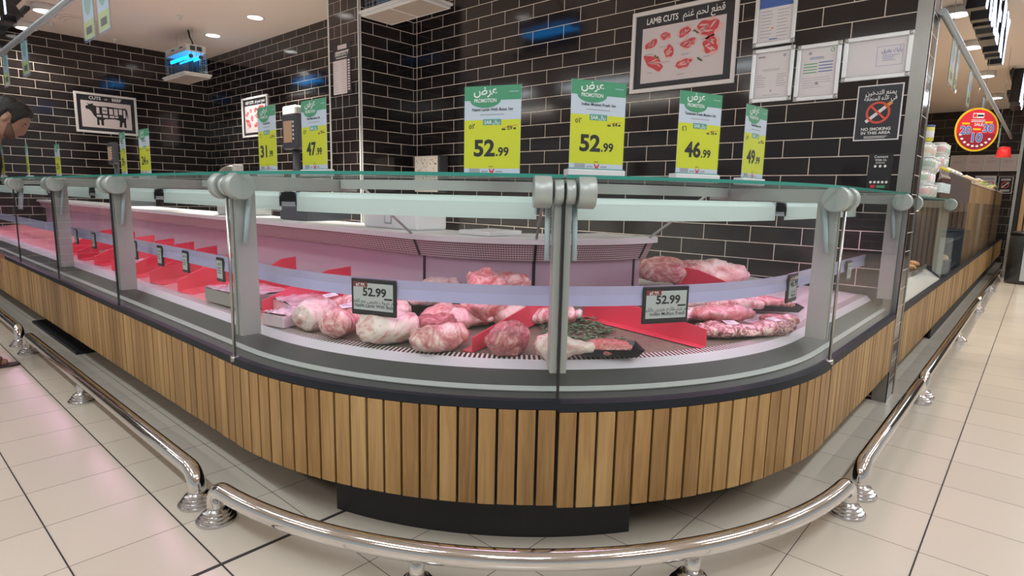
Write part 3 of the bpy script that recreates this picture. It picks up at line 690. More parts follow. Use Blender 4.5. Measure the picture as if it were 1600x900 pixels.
for a_, b_, r_, pf, m_, lab, zo in (
    ((1.30, 2.05), (1.45, 2.03), .058, CHUNK, M_meat1, 'lamb joint tucked behind the front row left of the Naimi ticket', .03),
    ((1.52, 2.02), (1.66, 2.02), .05, CHUNK, M_meat3, 'dark lamb joint behind the right edge of the Naimi ticket', .02),
    ((1.50, 1.72), (1.66, 1.56), .05, LEG, M_meat2, 'lamb haunch between the shank and the large shoulder', .0),
    ((1.68, 1.60), (1.80, 1.50), .05, CHUNK, M_meat2, 'lamb joint under the large ribbed shoulder', .0),
    ((1.86, 1.78), (2.00, 1.66), .06, CHUNK, M_meat1, 'ribbed lamb joint at the top of the red divider', .06),
    ((1.36, 1.66), (1.48, 1.58), .052, CHUNK, M_meat3, 'small red lamb joint behind the grille row left of the divider', .02)):
    meat('lamb_haunch' if pf is LEG else 'lamb_joint', a_, b_, r_, pf, lab, m_, zoff=zo, group=LG)
for a_, b_, r_, m_, lab, zo, fl in (
    ((2.28, 1.02), (2.56, .88), .062, M_meat1, 'mutton rack lying between the two labelled racks', .03, .55),
    ((2.40, 1.34), (2.58, 1.24), .055, M_meat1, 'mutton piece at the back just right of the Mutton ticket', .01, .8),
    ((2.58, .84), (2.76, .76), .05, M_meat3, 'mutton piece close to the right grey frame', .0, .6),
    ((2.20, 1.20), (2.36, 1.16), .045, M_meat2, 'pale mutton piece behind the flat breast', .0, .7)):
    meat('mutton_joint', a_, b_, r_, CHUNK, lab, m_, zoff=zo, flat=fl, group=RG, amp=.3)
# garnish under the joints
mb = MB()
for i in range(260):
    t = random.uniform(.2, .75); s_ = random.uniform(R*radians(45), R*radians(58)); d = random.uniform(.26, .62)
    x, y = PT(s_, d); a = random.uniform(0, 2*pi); l = random.uniform(.012, .03); w = l*.35; z = dk(d)+.004+random.random()*.006
    mb.add([(x-l*cos(a), y-l*sin(a), z), (x+w*sin(a), y-w*cos(a), z+.006), (x+l*cos(a), y+l*sin(a), z), (x-w*sin(a), y+w*cos(a), z+.006)], [(0, 1, 2, 3)])
o = mb.build('leaf_garnish', M_greygreen); tag(o, 'green leaf garnish strewn on the corner deck', 'garnish', kind='stuff')
# wrapped cartons behind the left frame, packs further left
def pack(name, c, l, w, h, yaw, label, mat_body, group):
    T = thing(name, c, label, 'meat pack', group); r = Matrix.Rotation(yaw, 3, 'Z')
    mb = MB(); q = [(-l/2, -w/2), (l/2, -w/2), (l/2, w/2), (-l/2, w/2)]
    mb.hexa([Vector(c)+r @ Vector((x, y, 0)) for x, y in q]+[Vector(c)+r @ Vector((x*1.02, y*1.02, h)) for x, y in q]); mb.build('carton', mat_body, T, bevel=.006)
    mb = MB(); n = 10
    vs = [Vector(c)+r @ Vector((l*(i/n-.5)*1.02, w*(j/n-.5)*1.02, h+.004+.012*noise.noise(Vector((i*.7, j*.9, c[1]*9)))+.012*sin(pi*i/n)*sin(pi*j/n))) for i in range(n+1) for j in range(n+1)]
    mb.add(vs, [(i*(n+1)+j, (i+1)*(n+1)+j, (i+1)*(n+1)+j+1, i*(n+1)+j+1) for i in range(n) for j in range(n)], 0, True); mb.build('shrink_film', M_film, T)
    return T
PG = 'wrapped packs in the left display'
M_greycarton = pm('grey_carton', (.30, .29, .28), .4, coat=.6)
pack('wrapped_carton', (1.26, 2.80, dk(.3)), .24, .38, .065, .05, 'grey wrapped carton in front of the first red dividers', M_greycarton, PG)
pack('wrapped_carton', (1.34, 2.42, dk(.4)), .22, .26, .05, -.1, 'wrapped carton right behind the grey frame of the curve', M_film, PG)
pack('film_pack', (1.17, 2.27, dk(.23)), .13, .13, .05, .2, 'crumpled pink film pack at the left end of the corner grille', M_film, PG)
pack('wrapped_pack', (1.42, 5.05, dk(.35)), .26, .5, .06, .1, 'pink wrapped meat pack beside the fifth red divider', M_meat2, PG)
pack('wrapped_pack', (1.35, 4.42, dk(.35)), .24, .22, .05, 0, 'small pink wrapped pack between the third and fourth dividers', M_meat2, PG)

# ------------------------------------------------------------------ promotion cards standing on the glass top
def promo(c, ang, label, price, cents, name_line, old, ar, holder=True, group='promotion price cards on the glass top', z0=1.247, name='promotion_card', lift=.03):
    """c: bottom centre, ang: direction of its right edge in plan"""
    f = Fr((c[0], c[1], z0+lift), (cos(ang), sin(ang), 0), (0, 0, 1)); W, Hh = .21, .297
    T = thing(name, (c[0], c[1], z0), label, 'price card', group)
    mb = MB()
    mb.fbox(f, -W/2, W/2, 0, Hh, -.0012, 0, 0)
    mb.fbox(f, -W/2, W/2, Hh*.84, Hh, 0, .0004, 1)
    mb.fdisc(f, -.026, Hh*.842, .057, .0255, .0002, .0006, 1, 24, pi, 2*pi)
    mb.fbox(f, -W/2, W/2, Hh*.07, Hh*.62, 0, .0004, 2)
    mb.fbox(f, -.034, .034, Hh*.562, Hh*.628, .0004, .0008, 3)
    mb.fbox(f, .062, .095, Hh*.925, Hh*.931, .0004, .0008, 0)
    mb.build('card', [M_bluepaper, M_green, M_yellow, M_teal], T)
    text(arabic('عرض'), f, -.026, Hh*.905, .040, M_whitetext, T, n=.0007, bold=.02, width=.088)
    text('PROMOTION', f, -.026, Hh*.818, .0175, M_whitetext, T, n=.0007, bold=.02, width=.083)
    text(name_line, f, 0, Hh*.722, .0135, M_ink, T, n=.0005, bold=.02)
    mb = MB(); lines(mb, f, -.045, .045, Hh*.685, .003, 1, .01, .0002, .0005); mb.build('small_print', M_greytext, T)
    text('SAR', f, -.015, Hh*.575, .0165, M_whitetext, T, n=.0009, bold=.02); text(arabic('ريال'), f, .016, Hh*.578, .0165, M_whitetext, T, n=.0009, bold=.015)
    text(ar, f, -.076, Hh*.525, .024, M_ink, T, n=.0005, bold=.02)
    text(old, f, .066, Hh*.505, .019, M_ink, T, n=.0005, bold=.02); mb = MB(); lines(mb, f, .036, .050, Hh*.52, .005, 1, .01, .0002, .0006); lines(mb, f, .079, .088, Hh*.53, .006, 1, .01, .0002, .0006); lines(mb, f, -.010, .006, Hh*.095, .002, 1, .01, .0004, .0008); mb.build('was_price_print', M_ink, T)
    f2 = Fr(f.p(.066, Hh*.54), f.ux+f.uz*.18, f.uz); mb = MB(); mb.fbox(f2, -.028, .028, 0, .0015, .0004, .0008); mb.build('strike_line', M_redink, T)
    text(price, f, .012, Hh*.215, .076, M_ink, T, align='RIGHT', n=.0005, bold=.035, width=.080)
    text('.'+cents, f, .015, Hh*.215, .040, M_ink, T, align='LEFT', n=.0005, bold=.03)
    mb = MB()
    for k in range(16): mb.fbox(f, -.085+k*.0026, -.0838+k*.0026+.0006*(k % 3), .006, .020, .0002, .0006)
    mb.build('barcode', M_greytext, T)
    mb = MB(); pts = [(-.010, .020), (-.005, .020), (-.002, .010), (.001, .017), (.004, .010), (.007, .020), (.012, .020), (.006, .004), (.003, .004), (.001, .009), (-.001, .004), (-.004, .004)]; mb.fpoly(f, pts, .0003, .0007); mb.build('logo', M_redink, T)
    mb = MB(); lines(mb, f, -.038, -.014, .013, .005, 1, .01, .0002, .0006); lines(mb, f, .016, .040, .013, .005, 1, .01, .0002, .0006); mb.build('logo_words', M_greytext, T)
    if holder:
        mb = MB(); mb.fbox(f, -W/2-.004, W/2+.004, -.002, Hh+.004, .0012, .0030); mb.build('acrylic_sleeve', M_clear, T)
        mb = MB(); mb.fbox(f, -W/2-.006, W/2+.006, -lift, 0, -.03, .012); mb.build('holder_base', pm('frosted_holder', (.72, .70, .74), .3), T, bevel=.003)
        mb = MB(); mb.fbox(f, -W/2-.004, W/2+.004, -.002, .004, .0, .0022); mb.build('green_edge', M_teal, T)
    return T
def pcard(tl, tr, label, price, cents, nm, old, ar, **k):
    c = ((tl[0]+tr[0])/2, (tl[1]+tr[1])/2); return promo(c, atan2(tr[1]-tl[1], tr[0]-tl[0]), label, price, cents, nm, old, ar, **k)
pcard((1.478, 1.546), (1.551, 1.348), 'yellow and green card reading 52.99 left of the middle posts', '52', '99', 'Naimi Lamb With Bone 1kg', '59', '٥٢', lift=.006)
pcard((1.669, 1.231), (1.858, 1.13), 'yellow and green card reading 52.99 right of the middle posts', '52', '99', 'Indian Mutton Fresh 1kg', '64', '٥٢')
pcard((2.065, 1.034), (2.266, .957), 'yellow and green card reading 46.99', '46', '99', 'Tanzanian Fresh Mutton 1kg', '56', '٤٦')
pcard((2.496, .953), (2.71, .94), 'yellow and green card reading 49.99 at the right end', '49', '99', 'Fresh Mutton 1kg', '59', '٤٩')
pcard((1.388, 2.90), (1.372, 2.69), 'yellow and green card reading 31.99 left of the black scale', '31', '99', 'Fresh Beef 1kg', '36', '٣١')
pcard((1.403, 2.515), (1.40, 2.305), 'yellow and green card reading 47.99 right of the black scale', '47', '99', 'Veal Meat Bone 1kg', '54', '٤٧')
pcard((1.416, 5.15), (1.393, 4.94), 'narrow looking card reading 29.99 below the beef poster', '29', '99', 'Fresh Beef 1kg', '34', '٢٩')
pcard((1.41, 4.71), (1.409, 4.50), 'narrow looking card reading 24.99 right of the 29.99 card', '24', '99', 'Fresh Beef 1kg', '28', '٢٤')
pcard((1.421, 7.17), (1.416, 6.96), 'distant price card nearer the beef poster, second from the man', '27', '99', 'Beef 1kg', '31', '٢٧')
pcard((1.258, 7.52), (1.24, 7.31), 'distant price card just right of the leaning man', '22', '99', 'Beef 1kg', '26', '٢٢')
pcard((1.05, 7.55), (1.12, 7.74), 'price card seen edge-on as a thin white line by the man', '19', '99', 'Beef 1kg', '24', '١٩')

# ------------------------------------------------------------------ chrome bumper rails
rx, ry, rr, rz = .79, .43, .031, .128
def flange(mb, x, y):
    mb.lathe((x, y, 0), [(.068, 0), (.068, .008), (.060, .010), (.060, .018), (.052, .021), (.052, .029), (.044, .032), (.044, .040), (.036, .044), (.030, .05)], 36, smooth=False)
def rail(label, pts, posts, ends=(True, True), group='chrome bumper rails along the counter'):
    """pts: centre line of the bar in plan"""
    pts = [Vector((*p, 0)) for p in pts]
    T = thing('bumper_rail', (pts[len(pts)//2].x, pts[len(pts)//2].y, 0), label, 'bumper rail', group)
    path = []
    def elbow(p, q):
        d = (q-p).normalized(); b = .065; out = [Vector((p.x, p.y, .03)), Vector((p.x, p.y, rz-b))]
        for k in range(1, 7):
            a = k/6*pi/2; out.append(Vector((p.x, p.y, rz-b+b*sin(a)))+d*(b*(1-cos(a))))
        return out
    path = elbow(pts[0], pts[1]) if ends[0] else [Vector((pts[0].x, pts[0].y, rz))]
    path += [Vector((p.x, p.y, rz)) for p in pts[1:-1]]
    path += list(reversed(elbow(pts[-1], pts[-2]))) if ends[1] else [Vector((pts[-1].x, pts[-1].y, rz))]
    mb = MB(); mb.tube(path, rr, 20); mb.build('bar', M_chrome, T)
    for e, p in zip(ends, (pts[0], pts[-1])):
        if e: mb = MB(); flange(mb, p.x, p.y); mb.build('floor_flange', M_chromed, T)
    for p in posts:
        mb = MB(); mb.tube([(p[0], p[1], .03), (p[0], p[1], rz-.012)], .024, 16); po = mb.build('post', M_chrome, T)
        mb = MB(); flange(mb, *p); mb.build('floor_flange', M_chromed, po)
    return T
rcx, rcy, rR = 2.53, 2.17, 1.74
arc = [(rcx-rR*cos(radians(a)), rcy-rR*sin(radians(a))) for a in [2.2+(85.6)*i/36 for i in range(37)]]
def apt(a): return (rcx-rR*cos(radians(a)), rcy-rR*sin(radians(a)))
rail('curved chrome bumper rail around the front of the corner', arc, [apt(31), apt(59)])
def st(p, q, n=3): return [(p[0]+(q[0]-p[0])*i/n, p[1]+(q[1]-p[1])*i/n) for i in range(n+1)]
rail('straight chrome bumper rail along the left counter, nearest length', st((rx, 2.27), (rx, 5.28)), [(rx, 3.88)])
rail('chrome bumper rail at the far left by the sandalled foot', st((rx, 5.58), (rx, 8.8)), [(rx, 7.2)])
rail('straight chrome bumper rail right of the curve up to the tiled wall end', st((2.66, ry), (4.23, ry)), [])
rail('long chrome bumper rail in front of the second counter', st((4.36, ry), (8.42, ry)), [(6.47, ry)])
rail('far chrome bumper rail near the dark bin', st((8.56, ry), (14.7, ry)), [(10.63, ry), (12.64, ry)])

# ------------------------------------------------------------------ things behind the counter
def scale(c, label, hgt=.55):
    T = thing('weighing_scale', (c[0], c[1], 1.0), label, 'scale', 'weighing scales behind the counter')
    mb = MB(); mb.box(c[0]-.02, c[0]+.30, c[1]-.17, c[1]+.17, 1.0, 1.09); mb.build('body', M_dark, T, bevel=.01)
    mb = MB(); mb.box(c[0], c[0]+.27, c[1]-.15, c[1]+.15, 1.095, 1.105); mb.build('weighing_plate', M_steel, T, bevel=.002)
    mb = MB(); mb.tube([(c[0]+.02, c[1], 1.05), (c[0]+.02, c[1], 1.0+hgt-.14)], .024, 12); p = mb.build('pole', M_dark, T)
    f = Fr((c[0]-.03, c[1], 1.0+hgt-.08), (0, -1, 0), (0, 0, 1))
    mb = MB(); mb.fbox(f, -.085, .085, -.115, .10, -.06, 0); h = mb.build('display_head', M_dark, T, bevel=.014)
    mb = MB(); mb.fbox(f, -.055, .045, -.075, .055, 0, .002); mb.build('screen', pm('amber_screen', (.55, .38, .22), .4), h)
    mb = MB()
    for k in range(5): mb.fbox(f, .055, .07, -.06+k*.025, -.048+k*.025, 0, .003)
    mb.build('buttons', M_white, h)
    mb = MB(); f3 = Fr((c[0]-.008, c[1], 1.0), (0, -1, 0), (0, 0, 1)); mb.fbox(f3, -.022, .022, .16, .30, -.004, 0); mb.build('service_sticker', pm('mint_label', (.5, .72, .68), .5), T)
    return T
scale((1.92, 3.55, 1.0), 'black weighing scale on a pole between the 31.99 and 47.99 cards', .635)
scale((1.85, 6.95, 1.0), 'distant black weighing scale left of the 29.99 card', .60)
T = thing('slicing_machine', (1.85, 4.35, 1.0), 'grey slicing machine standing left of the 31.99 card', 'machine')
mb = MB(); mb.box(1.84, 2.10, 4.22, 4.55, 1.0, 1.12); mb.build('body', M_alu, T, bevel=.01)
mb = MB(); mb.box(1.86, 1.93, 4.27, 4.31, 1.12, 1.36); mb.build('upright_guard', M_alu, T, bevel=.008)
mb = MB(); mb.lathe((1.90, 4.40, 1.24), [(.11, 0), (.115, .004), (.115, .014), (.06, .03)], 28, axis=(0, 1, .1)); mb.build('blade_cover', M_steel, T)
# wall dispensers
T = thing('paper_dispenser', (3.98, 7.32, 1.75), 'white dispenser on the wall behind the black scale', 'dispenser')
mb = MB(); mb.box(3.90, XW-.003, 7.16, 7.48, 1.72, 2.26); mb.build('cover', M_white, T, bevel=.03)
mb = MB(); mb.box(3.92, 4.05, 7.2, 7.44, 1.70, 1.72); mb.build('paper_slot', M_dark, T)
T = thing('glove_dispenser', (4.0, 4.655, 1.22), 'white patterned dispenser on the wall left of the 52.99 card', 'dispenser')
mb = MB(); mb.box(3.93, XW-.003, 4.47, 4.83, 1.20, 1.565); mb.build('housing', M_dark, T, bevel=.02)
f = Fr((3.929, 4.655, 1.38), (0, -1, 0), (0, 0, 1))
mb = MB(); mb.fbox(f, -.178, .170, -.175, .178, -.01, .004); fp = mb.build('front_cover', pm('cream_cover', (.78, .74, .68), .4), T, bevel=.012)
mb = MB()
for k in range(70):
    u, v = random.uniform(-.15, .14), random.uniform(-.15, .15); a, b = random.uniform(.006, .02), random.uniform(.005, .016); mb.fbox(f, u, u+a, v, v+b, .004, .0048, k % 3)
mb.build('doodle_print', [M_ink, M_greytext, pm('tan_ink', (.55, .3, .12), .6)], fp)
# wrapping station on the worktop behind the corner
T = thing('wrapping_machine', (1.98, 2.5, 1.0), 'white wrapping machine on the worktop behind the corner', 'machine')
mb = MB(); mb.box(1.88, 2.08, 2.30, 2.75, 1.0, 1.12); mb.build('body', M_white, T, bevel=.012)
mb = MB(); f = Fr((1.88, 2.5, 1.06), (0, -1, 0), (0, 0, 1)); mb.fbox(f, -.06, .0, -.035, .035, 0, .002, 0); mb.fbox(f, -.052, -.008, -.027, .027, .002, .003, 1); mb.build('control_panel', [M_greytext, M_white], T)
mb = MB(); mb.box(1.90, 2.06, 2.32, 2.5, 1.12, 1.135); mb.build('hot_plate', pm('orange_plate', (.75, .30, .12), .4), T, bevel=.002)
# flat white boards lying on the rear worktop
mb = MB(); mb.box(1.90, 2.12, 1.82, 2.02, 1.001, 1.022); o = mb.build('cutting_board', M_white, org=(2.0, 1.92, 1.0), bevel=.004); tag(o, 'thin white cutting board on the curved worktop edge', 'board')

# fly killers
def flykiller(c, label):
    """c: centre of tray underside"""
    x, y, z = c; T = thing('insect_killer', (x, y, z), label, 'insect killer', 'blue insect killer lamps hung from the ceiling')
    L_, W_ = .37, .155
    mb = MB()
    mb.box(x-W_, x+W_, y-L_, y+L_, z, z+.022); mb.box(x-W_-.014, x+W_+.014, y-L_-.014, y+L_+.014, z+.022, z+.042); t = mb.build('catch_tray', M_whitemetal, T, bevel=.004)
    mb = MB(); mb.box(x-W_+.02, x+W_-.02, y-L_+.02, y-.012, z-.0015, z); mb.box(x-W_+.02, x+W_-.02, y+.012, y+L_-.02, z-.0015, z); mb.build('tray_mesh', slotmat('fine_mesh', (.42, .36, .33), (.22, .18, .16), .008, .008, .5, .5), t, uvproj=lambda v, n: (v.x, v.y))
    mb = MB(); mb.box(x-.12, x+.12, y-L_+.02, y+L_-.02, z+.30, z+.385); hb = mb.build('top_housing', M_whitemetal, T, bevel=.004)
    mb = MB()
    for sx in (-1, 1):
        for k in range(2): mb.box(x+sx*.1205-.001, x+sx*.1205+.001, y-.25+k*.28, y-.13+k*.28, z+.345, z+.362)
    for k in range(2): mb.box(x-.07+k*.08, x-.01+k*.08, y-L_+.018, y-L_+.0195, z+.315, z+.368)
    mb.build('vent_slots', M_dark, hb)
    for sx in (-1, 1):
        mb = MB(); mb.tube([(x+sx*.06, y-L_+.05, z+.245), (x+sx*.06, y+L_-.05, z+.245)], .020, 12); mb.build('blue_tube', pm('blue_uv_tube', (.05, .4, .9), .4, emis=(.0, .36, 1.0), estr=5), T)
        mb = MB(); mb.tube([(x+sx*.06, y-L_+.025, z+.245), (x+sx*.06, y-L_+.05, z+.245)], .024, 12); mb.build('lamp_holder', M_dark, T)
    mb = MB()
    for sx in (-1, 1):
        for k in range(13): mb.tube([(x+sx*.128, y-L_+.03+k*.057, z+.04), (x+sx*.128, y-L_+.03+k*.057, z+.33)], .0022, 5)
        for k in range(9): mb.tube([(x+sx*.130, y-L_+.03, z+.07+k*.028), (x+sx*.130, y+L_-.03, z+.07+k*.028)], .0014, 5)
    for sy in (-1, 1):
        for k in range(5): mb.tube([(x-.11+k*.055, y+sy*(L_-.02), z+.04), (x-.11+k*.055, y+sy*(L_-.02), z+.30)], .0022, 5)
    mb.build('guard_grid', pm('grid_wire', (.30, .36, .38), .4, .6), T)
    mb = MB()
    for sx in (-1, 1): mb.box(x+sx*.03-.002, x+sx*.03+.002, y-L_+.04, y+L_-.04, z+.05, z+.20)
    mb.build('back_screen', pm('dark_teal_plate', (.03, .07, .09), .5), T)
    for sy in (-1, 1):
        mb = MB(); mb.tube([(x-.10, y+sy*.27, z+.385), (x, y+sy*.27, z+.46), (x+.10, y+sy*.27, z+.385)], .002, 5); mb.tube([(x, y+sy*.27, z+.46), (x, y+sy*.27, CZ)], .0018, 5); mb.build('hanging_wire', M_steel, T)
    mb = MB(); mb.tube([(x+.02, y-.2, z+.38), (x+.04, y-.15, z+.45), (x+.03, y-.1, z+.52), (x+.02, y-.08, CZ)], .010, 8); mb.build('power_cable', M_black, T)
    return T
flykiller((3.19, 8.60, 2.60), 'blue-lit insect killer hanging in the corner by the beef poster wall')
flykiller((3.13, 3.97, 2.60), 'nearer insect killer cut by the top edge, only its tray showing')

# ------------------------------------------------------------------ posters and notices
FW = lambda y, z, n=.0: Fr((XW-.0005, y, z), (0, -1, 0), (0, 0, 1))
def frame_board(f, w, h, bw, depth, T, mat=None, corners=False):
    mb = MB()
    for (u0, u1, v0, v1) in ((-w/2, w/2, h/2-bw, h/2), (-w/2, w/2, -h/2, -h/2+bw), (-w/2, -w/2+bw, -h/2+bw, h/2-bw), (w/2-bw, w/2, -h/2+bw, h/2-bw)): mb.fbox(f, u0, u1, v0, v1, 0, depth)
    fr_ = mb.build('frame', mat or M_alframe, T, bevel=.004)
    if corners:
        for su in (-1, 1):
            for sv in (-1, 1): mb = MB(); mb.lathe(f.p(su*(w/2-bw*.5), sv*(h/2-bw*.5), depth-.002), [(bw*.42, 0), (bw*.42, .003), (bw*.2, .004)], 12, axis=f.n); mb.build('corner_screw', M_steel, fr_)
    return fr_
def blob(f, u, v, ru, rv, rot, seed, n=30, amp=.42):
    out = []
    for i in range(n):
        a = 2*pi*i/n; k = 1+amp*noise.noise(Vector((cos(a)*1.3+seed*3.7, sin(a)*1.3, seed))); x, y = ru*k*cos(a), rv*k*sin(a)
        out.append((u+x*cos(rot)-y*sin(rot), v+x*sin(rot)+y*cos(rot)))
    return out
M_pmeat = pm('printed_red_meat', (.62, .07, .09), .5, noise_amt=.25, noise_scale=60); M_pfat = pm('printed_fat', (.78, .50, .48), .5)
M_pherb = pm('printed_herb', (.10, .20, .07), .5)
def lamb_poster(f, w, h, label, name='lamb_poster', small=False, title='LAMB CUTS', ar='قطع لحم غنم'):
    T = thing(name, f.p(0, -h/2), label, 'poster')
    frame_board(f, w, h, w*.035, .022, T, M_whiteframe)
    mb = MB(); mb.fbox(f, -w*.47, w*.47, -h*.46, h*.46, 0, .006); bd = mb.build('board', M_postblack, T)
    mb = MB(); mb.fbox(f, -w*.395, w*.395, -h*.385, h*.29, .006, .007); mb.build('picture', M_postpaper, T)
    text(title, f, -w*.36, h*.335, h*.105, M_whitetext, T, align='LEFT', n=.0065, bold=.02, width=w*.31)
    text(arabic(ar), f, w*.38, h*.345, h*.115, M_whitetext, T, align='RIGHT', n=.0065, bold=.012, width=w*.38)
    spots = [(-.16, .16, .055, .05, 0), (.02, .17, .07, .055, .5), (.24, .17, .115, .105, 0), (-.30, .09, .07, .05, .4), (-.27, -.14, .12, .07, -.6), (-.12, -.03, .05, .08, 0), (.06, .03, .085, .06, .2), (.27, -.03, .08, .105, -.3), (.03, -.20, .085, .06, .2)]
    mb = MB(); ml = MB()
    for i, (u, v, a, b, r_) in enumerate(spots):
        mb.fpoly(f, blob(f, u*w, v*h, a*w, b*h*1.05, r_, i+1), .007, .0075, 1)
        mb.fpoly(f, blob(f, u*w, v*h, a*w*.86, b*h*.86, r_, i+1.3), .0075, .008, 0)
        for k in range(5): mb.fpoly(f, blob(f, u*w+random.uniform(-.5, .5)*a*w, v*h+random.uniform(-.5, .5)*b*h, a*w*.36, b*h*.10, r_+random.uniform(-.5, .9), i+k), .008, .0083, 1)
        lines(ml, f, (u-.06)*w, (u+.04)*w, (v-.115)*h, .003, 2, .006, .007, .0074, rnd=.5)
    mb.build('printed_cuts', [M_pmeat, M_pfat], T); ml.build('small_print', M_greytext, T)
    for u, v in ((.13, .17), (.18, -.16), (-.24, -.06)):
        mb = MB()
        for k in range(6): mb.fpoly(f, blob(f, u*w+k*.006-.015, v*h-k*.004, .012, .003, random.uniform(0, 3), k), .0072, .0078)
        mb.build('printed_herb', M_pherb, T)
    return T
lamb_poster(FW(2.043, 2.248), .795, .572, 'framed LAMB CUTS poster with red meat pieces on the black wall')
lamb_poster(FW(8.55, 2.220), .79, .555, 'small framed meat poster half hidden by the 31.99 card', name='beef_poster', title='BEEF CUTS', ar='قطع لحم بقر')
# cuts of beef
f = Fr((2.665, 10.1695, 2.212), (1, 0, 0), (0, 0, 1)); w, h = .76, .545
T = thing('beef_cuts_poster', (2.665, 10.17, 1.94), 'framed CUTS OF BEEF poster with a black cow on the end wall', 'poster')
frame_board(f, w, h, .030, .022, T, M_whiteframe)
mb = MB(); mb.fbox(f, -.36, .36, -.255, .255, 0, .006); mb.build('board', M_postblack, T)
mb = MB(); mb.fbox(f, -.305, .305, -.195, .165, .006, .007); mb.build('picture', pm('beef_paper', (.72, .66, .66), .5), T)
text('CUTS', f, -.205, .188, .058, M_whitetext, T, align='LEFT', n=.0065, bold=.03); text('OF', f, .0, .192, .03, M_whitetext, T, n=.0065, bold=.02); text('BEEF', f, .19, .188, .058, M_whitetext, T, align='RIGHT', n=.0065, bold=.03)
cow = [(-.255, .075), (-.245, .095), (-.215, .105), (-.235, .135), (-.205, .118), (-.19, .125), (-.15, .135), (-.165, .112), (-.12, .10), (.02, .108), (.16, .10), (.235, .105), (.255, .085), (.265, .00), (.262, -.05), (.258, -.06), (.252, .03), (.240, -.03), (.232, -.08), (.236, -.165), (.205, -.165), (.205, -.10), (.190, -.095), (.176, -.165), (.145, -.165), (.155, -.075), (.10, -.06), (-.02, -.07), (-.045, -.085), (-.045, -.16), (-.075, -.16), (-.078, -.09), (-.10, -.085), (-.098, -.16), (-.128, -.16), (-.125, -.07), (-.16, -.03), (-.185, .02), (-.21, .045), (-.245, .05)]
mb = MB(); mb.fpoly(f, cow, .007, .0076); mb.build('printed_cow', M_ink, T)
mb = MB()
for u0, u1, v0, v1 in ((-.125, -.09, .0, .085), (-.055, .005, .005, .09), (.03, .075, .0, .08), (.09, .135, -.005, .085), (.150, .19, .01, .085), (.205, .232, -.03, .08), (-.125, -.07, -.045, -.018), (-.05, .01, -.05, -.015), (.03, .09, -.045, -.015), (.10, .14, -.04, -.015)):
    mb.fbox(f, u0, u1, v0, v1, .0076, .008)
mb.build('cut_labels', M_postpaper, T); text('RIB', f, -.025, .035, .034, M_ink, T, n=.0078, bold=.02)
# document frames
def doc(y0, y1, z0, z1, label, kind):
    w, h = y1-y0, z1-z0; f = FW((y0+y1)/2, (z0+z1)/2)
    T = thing('notice_frame', f.p(0, -h/2), label, 'framed notice', 'silver framed notices on the black wall')
    frame_board(f, w, h, .026, .016, T, corners=True)
    mb = MB(); mb.fbox(f, -w/2+.02, w/2-.02, -h/2+.02, h/2-.02, 0, .005); mb.build('paper', M_paper, T)
    a, b = w/2-.032, h/2-.034
    mb = MB()
    if kind == 'list':
        mb.fbox(f, -a-.005, a+.005, b-.055, b+.01, .005, .0055, 1)
        for c in (-1, 1): lines(mb, f, -a+.01 if c < 0 else .012, -.012 if c < 0 else a-.01, b-.075, .0035, 9, .0195, .005, .0055, 0, .25)
        mb.fbox(f, -.02, -.008, -.06, -.048, .005, .0056, 2); mb.fbox(f, -.03, .02, -b+.004, -b+.010, .005, .0055, 1)
    elif kind == 'cert':
        mb.fbox(f, -a+.006, -a+.05, b-.022, b-.012, .005, .0055, 0); mb.fdisc(f, a-.03, b-.018, .008, .010, .005, .0055, 0)
        lines(mb, f, -.06, .06, b-.095, .0025, 2, .008, .005, .0055, 0, .2)
        for c in (-1, 1): lines(mb, f, -a+.004 if c < 0 else .03, -.035 if c < 0 else a-.004, b-.13, .003, 6, .014, .005, .0055, 0, .5)
        mb.fdisc(f, 0, -b+.035, .006, .007, .005, .0055, 0); lines(mb, f, -.05, .05, -b+.012, .0025, 1, .01, .005, .0055, 0)
    elif kind == 'health':
        mb.fdisc(f, -.05, b-.02, .009, .009, .005, .0055, 0); mb.fdisc(f, a-.02, b-.012, .011, .011, .005, .0055, 3); mb.fdisc(f, a-.02, b-.012, .007, .007, .0055, .006, 4)
        lines(mb, f, -.05, .04, b-.045, .003, 2, .008, .005, .0055, 1, .3)
        lines(mb, f, -a+.012, -.004, b-.08, .006, 4, .017, .005, .0055, 3); lines(mb, f, .004, a-.012, b-.076, .005, 4, .018, .005, .0055, 1)
        lines(mb, f, -a+.012, a-.012, b-.165, .002, 5, .014, .005, .0055, 0, .4); mb.fbox(f, -.008, .008, -.075, -.058, .005, .0055, 0)
    mb.build('print', [M_greytext, M_blueink, pm('orange_ink', (.8, .3, .08), .6), pm('green_ink', (.16, .42, .22), .6), M_paper], T)
    return T, f
doc(1.282, 1.540, 2.167, 2.49, 'silver framed price list with blue heading, topmost notice at the frame edge', 'list')
doc(1.272, 1.535, 1.818, 2.152, 'silver framed certificate with rounded page, lower left notice', 'cert')
doc(1.006, 1.258, 1.805, 2.140, 'silver framed notice with green and blue bars', 'health')
T, f = doc(.648, .996, 1.893, 2.142, 'wide silver framed notice with handwriting-like blue Arabic words', 'plain')
text(arabic('رأيك يفرق'), f, .075, .020, .034, M_blueink, T, n=.0055, width=.10)
mb = MB()
for u0, u1, v0, v1 in ((.0, .13, .055, .0562), (.0, .13, -.052, -.0508), (.0, .0012, -.052, .055), (.1288, .13, -.052, .055)): mb.fbox(f, u0, u1, v0, v1, .005, .0055)
lines(mb, f, .03, .115, .005, .002, 4, .009, .005, .0055, 0, .4); mb.build('note_box', M_blueink, T)
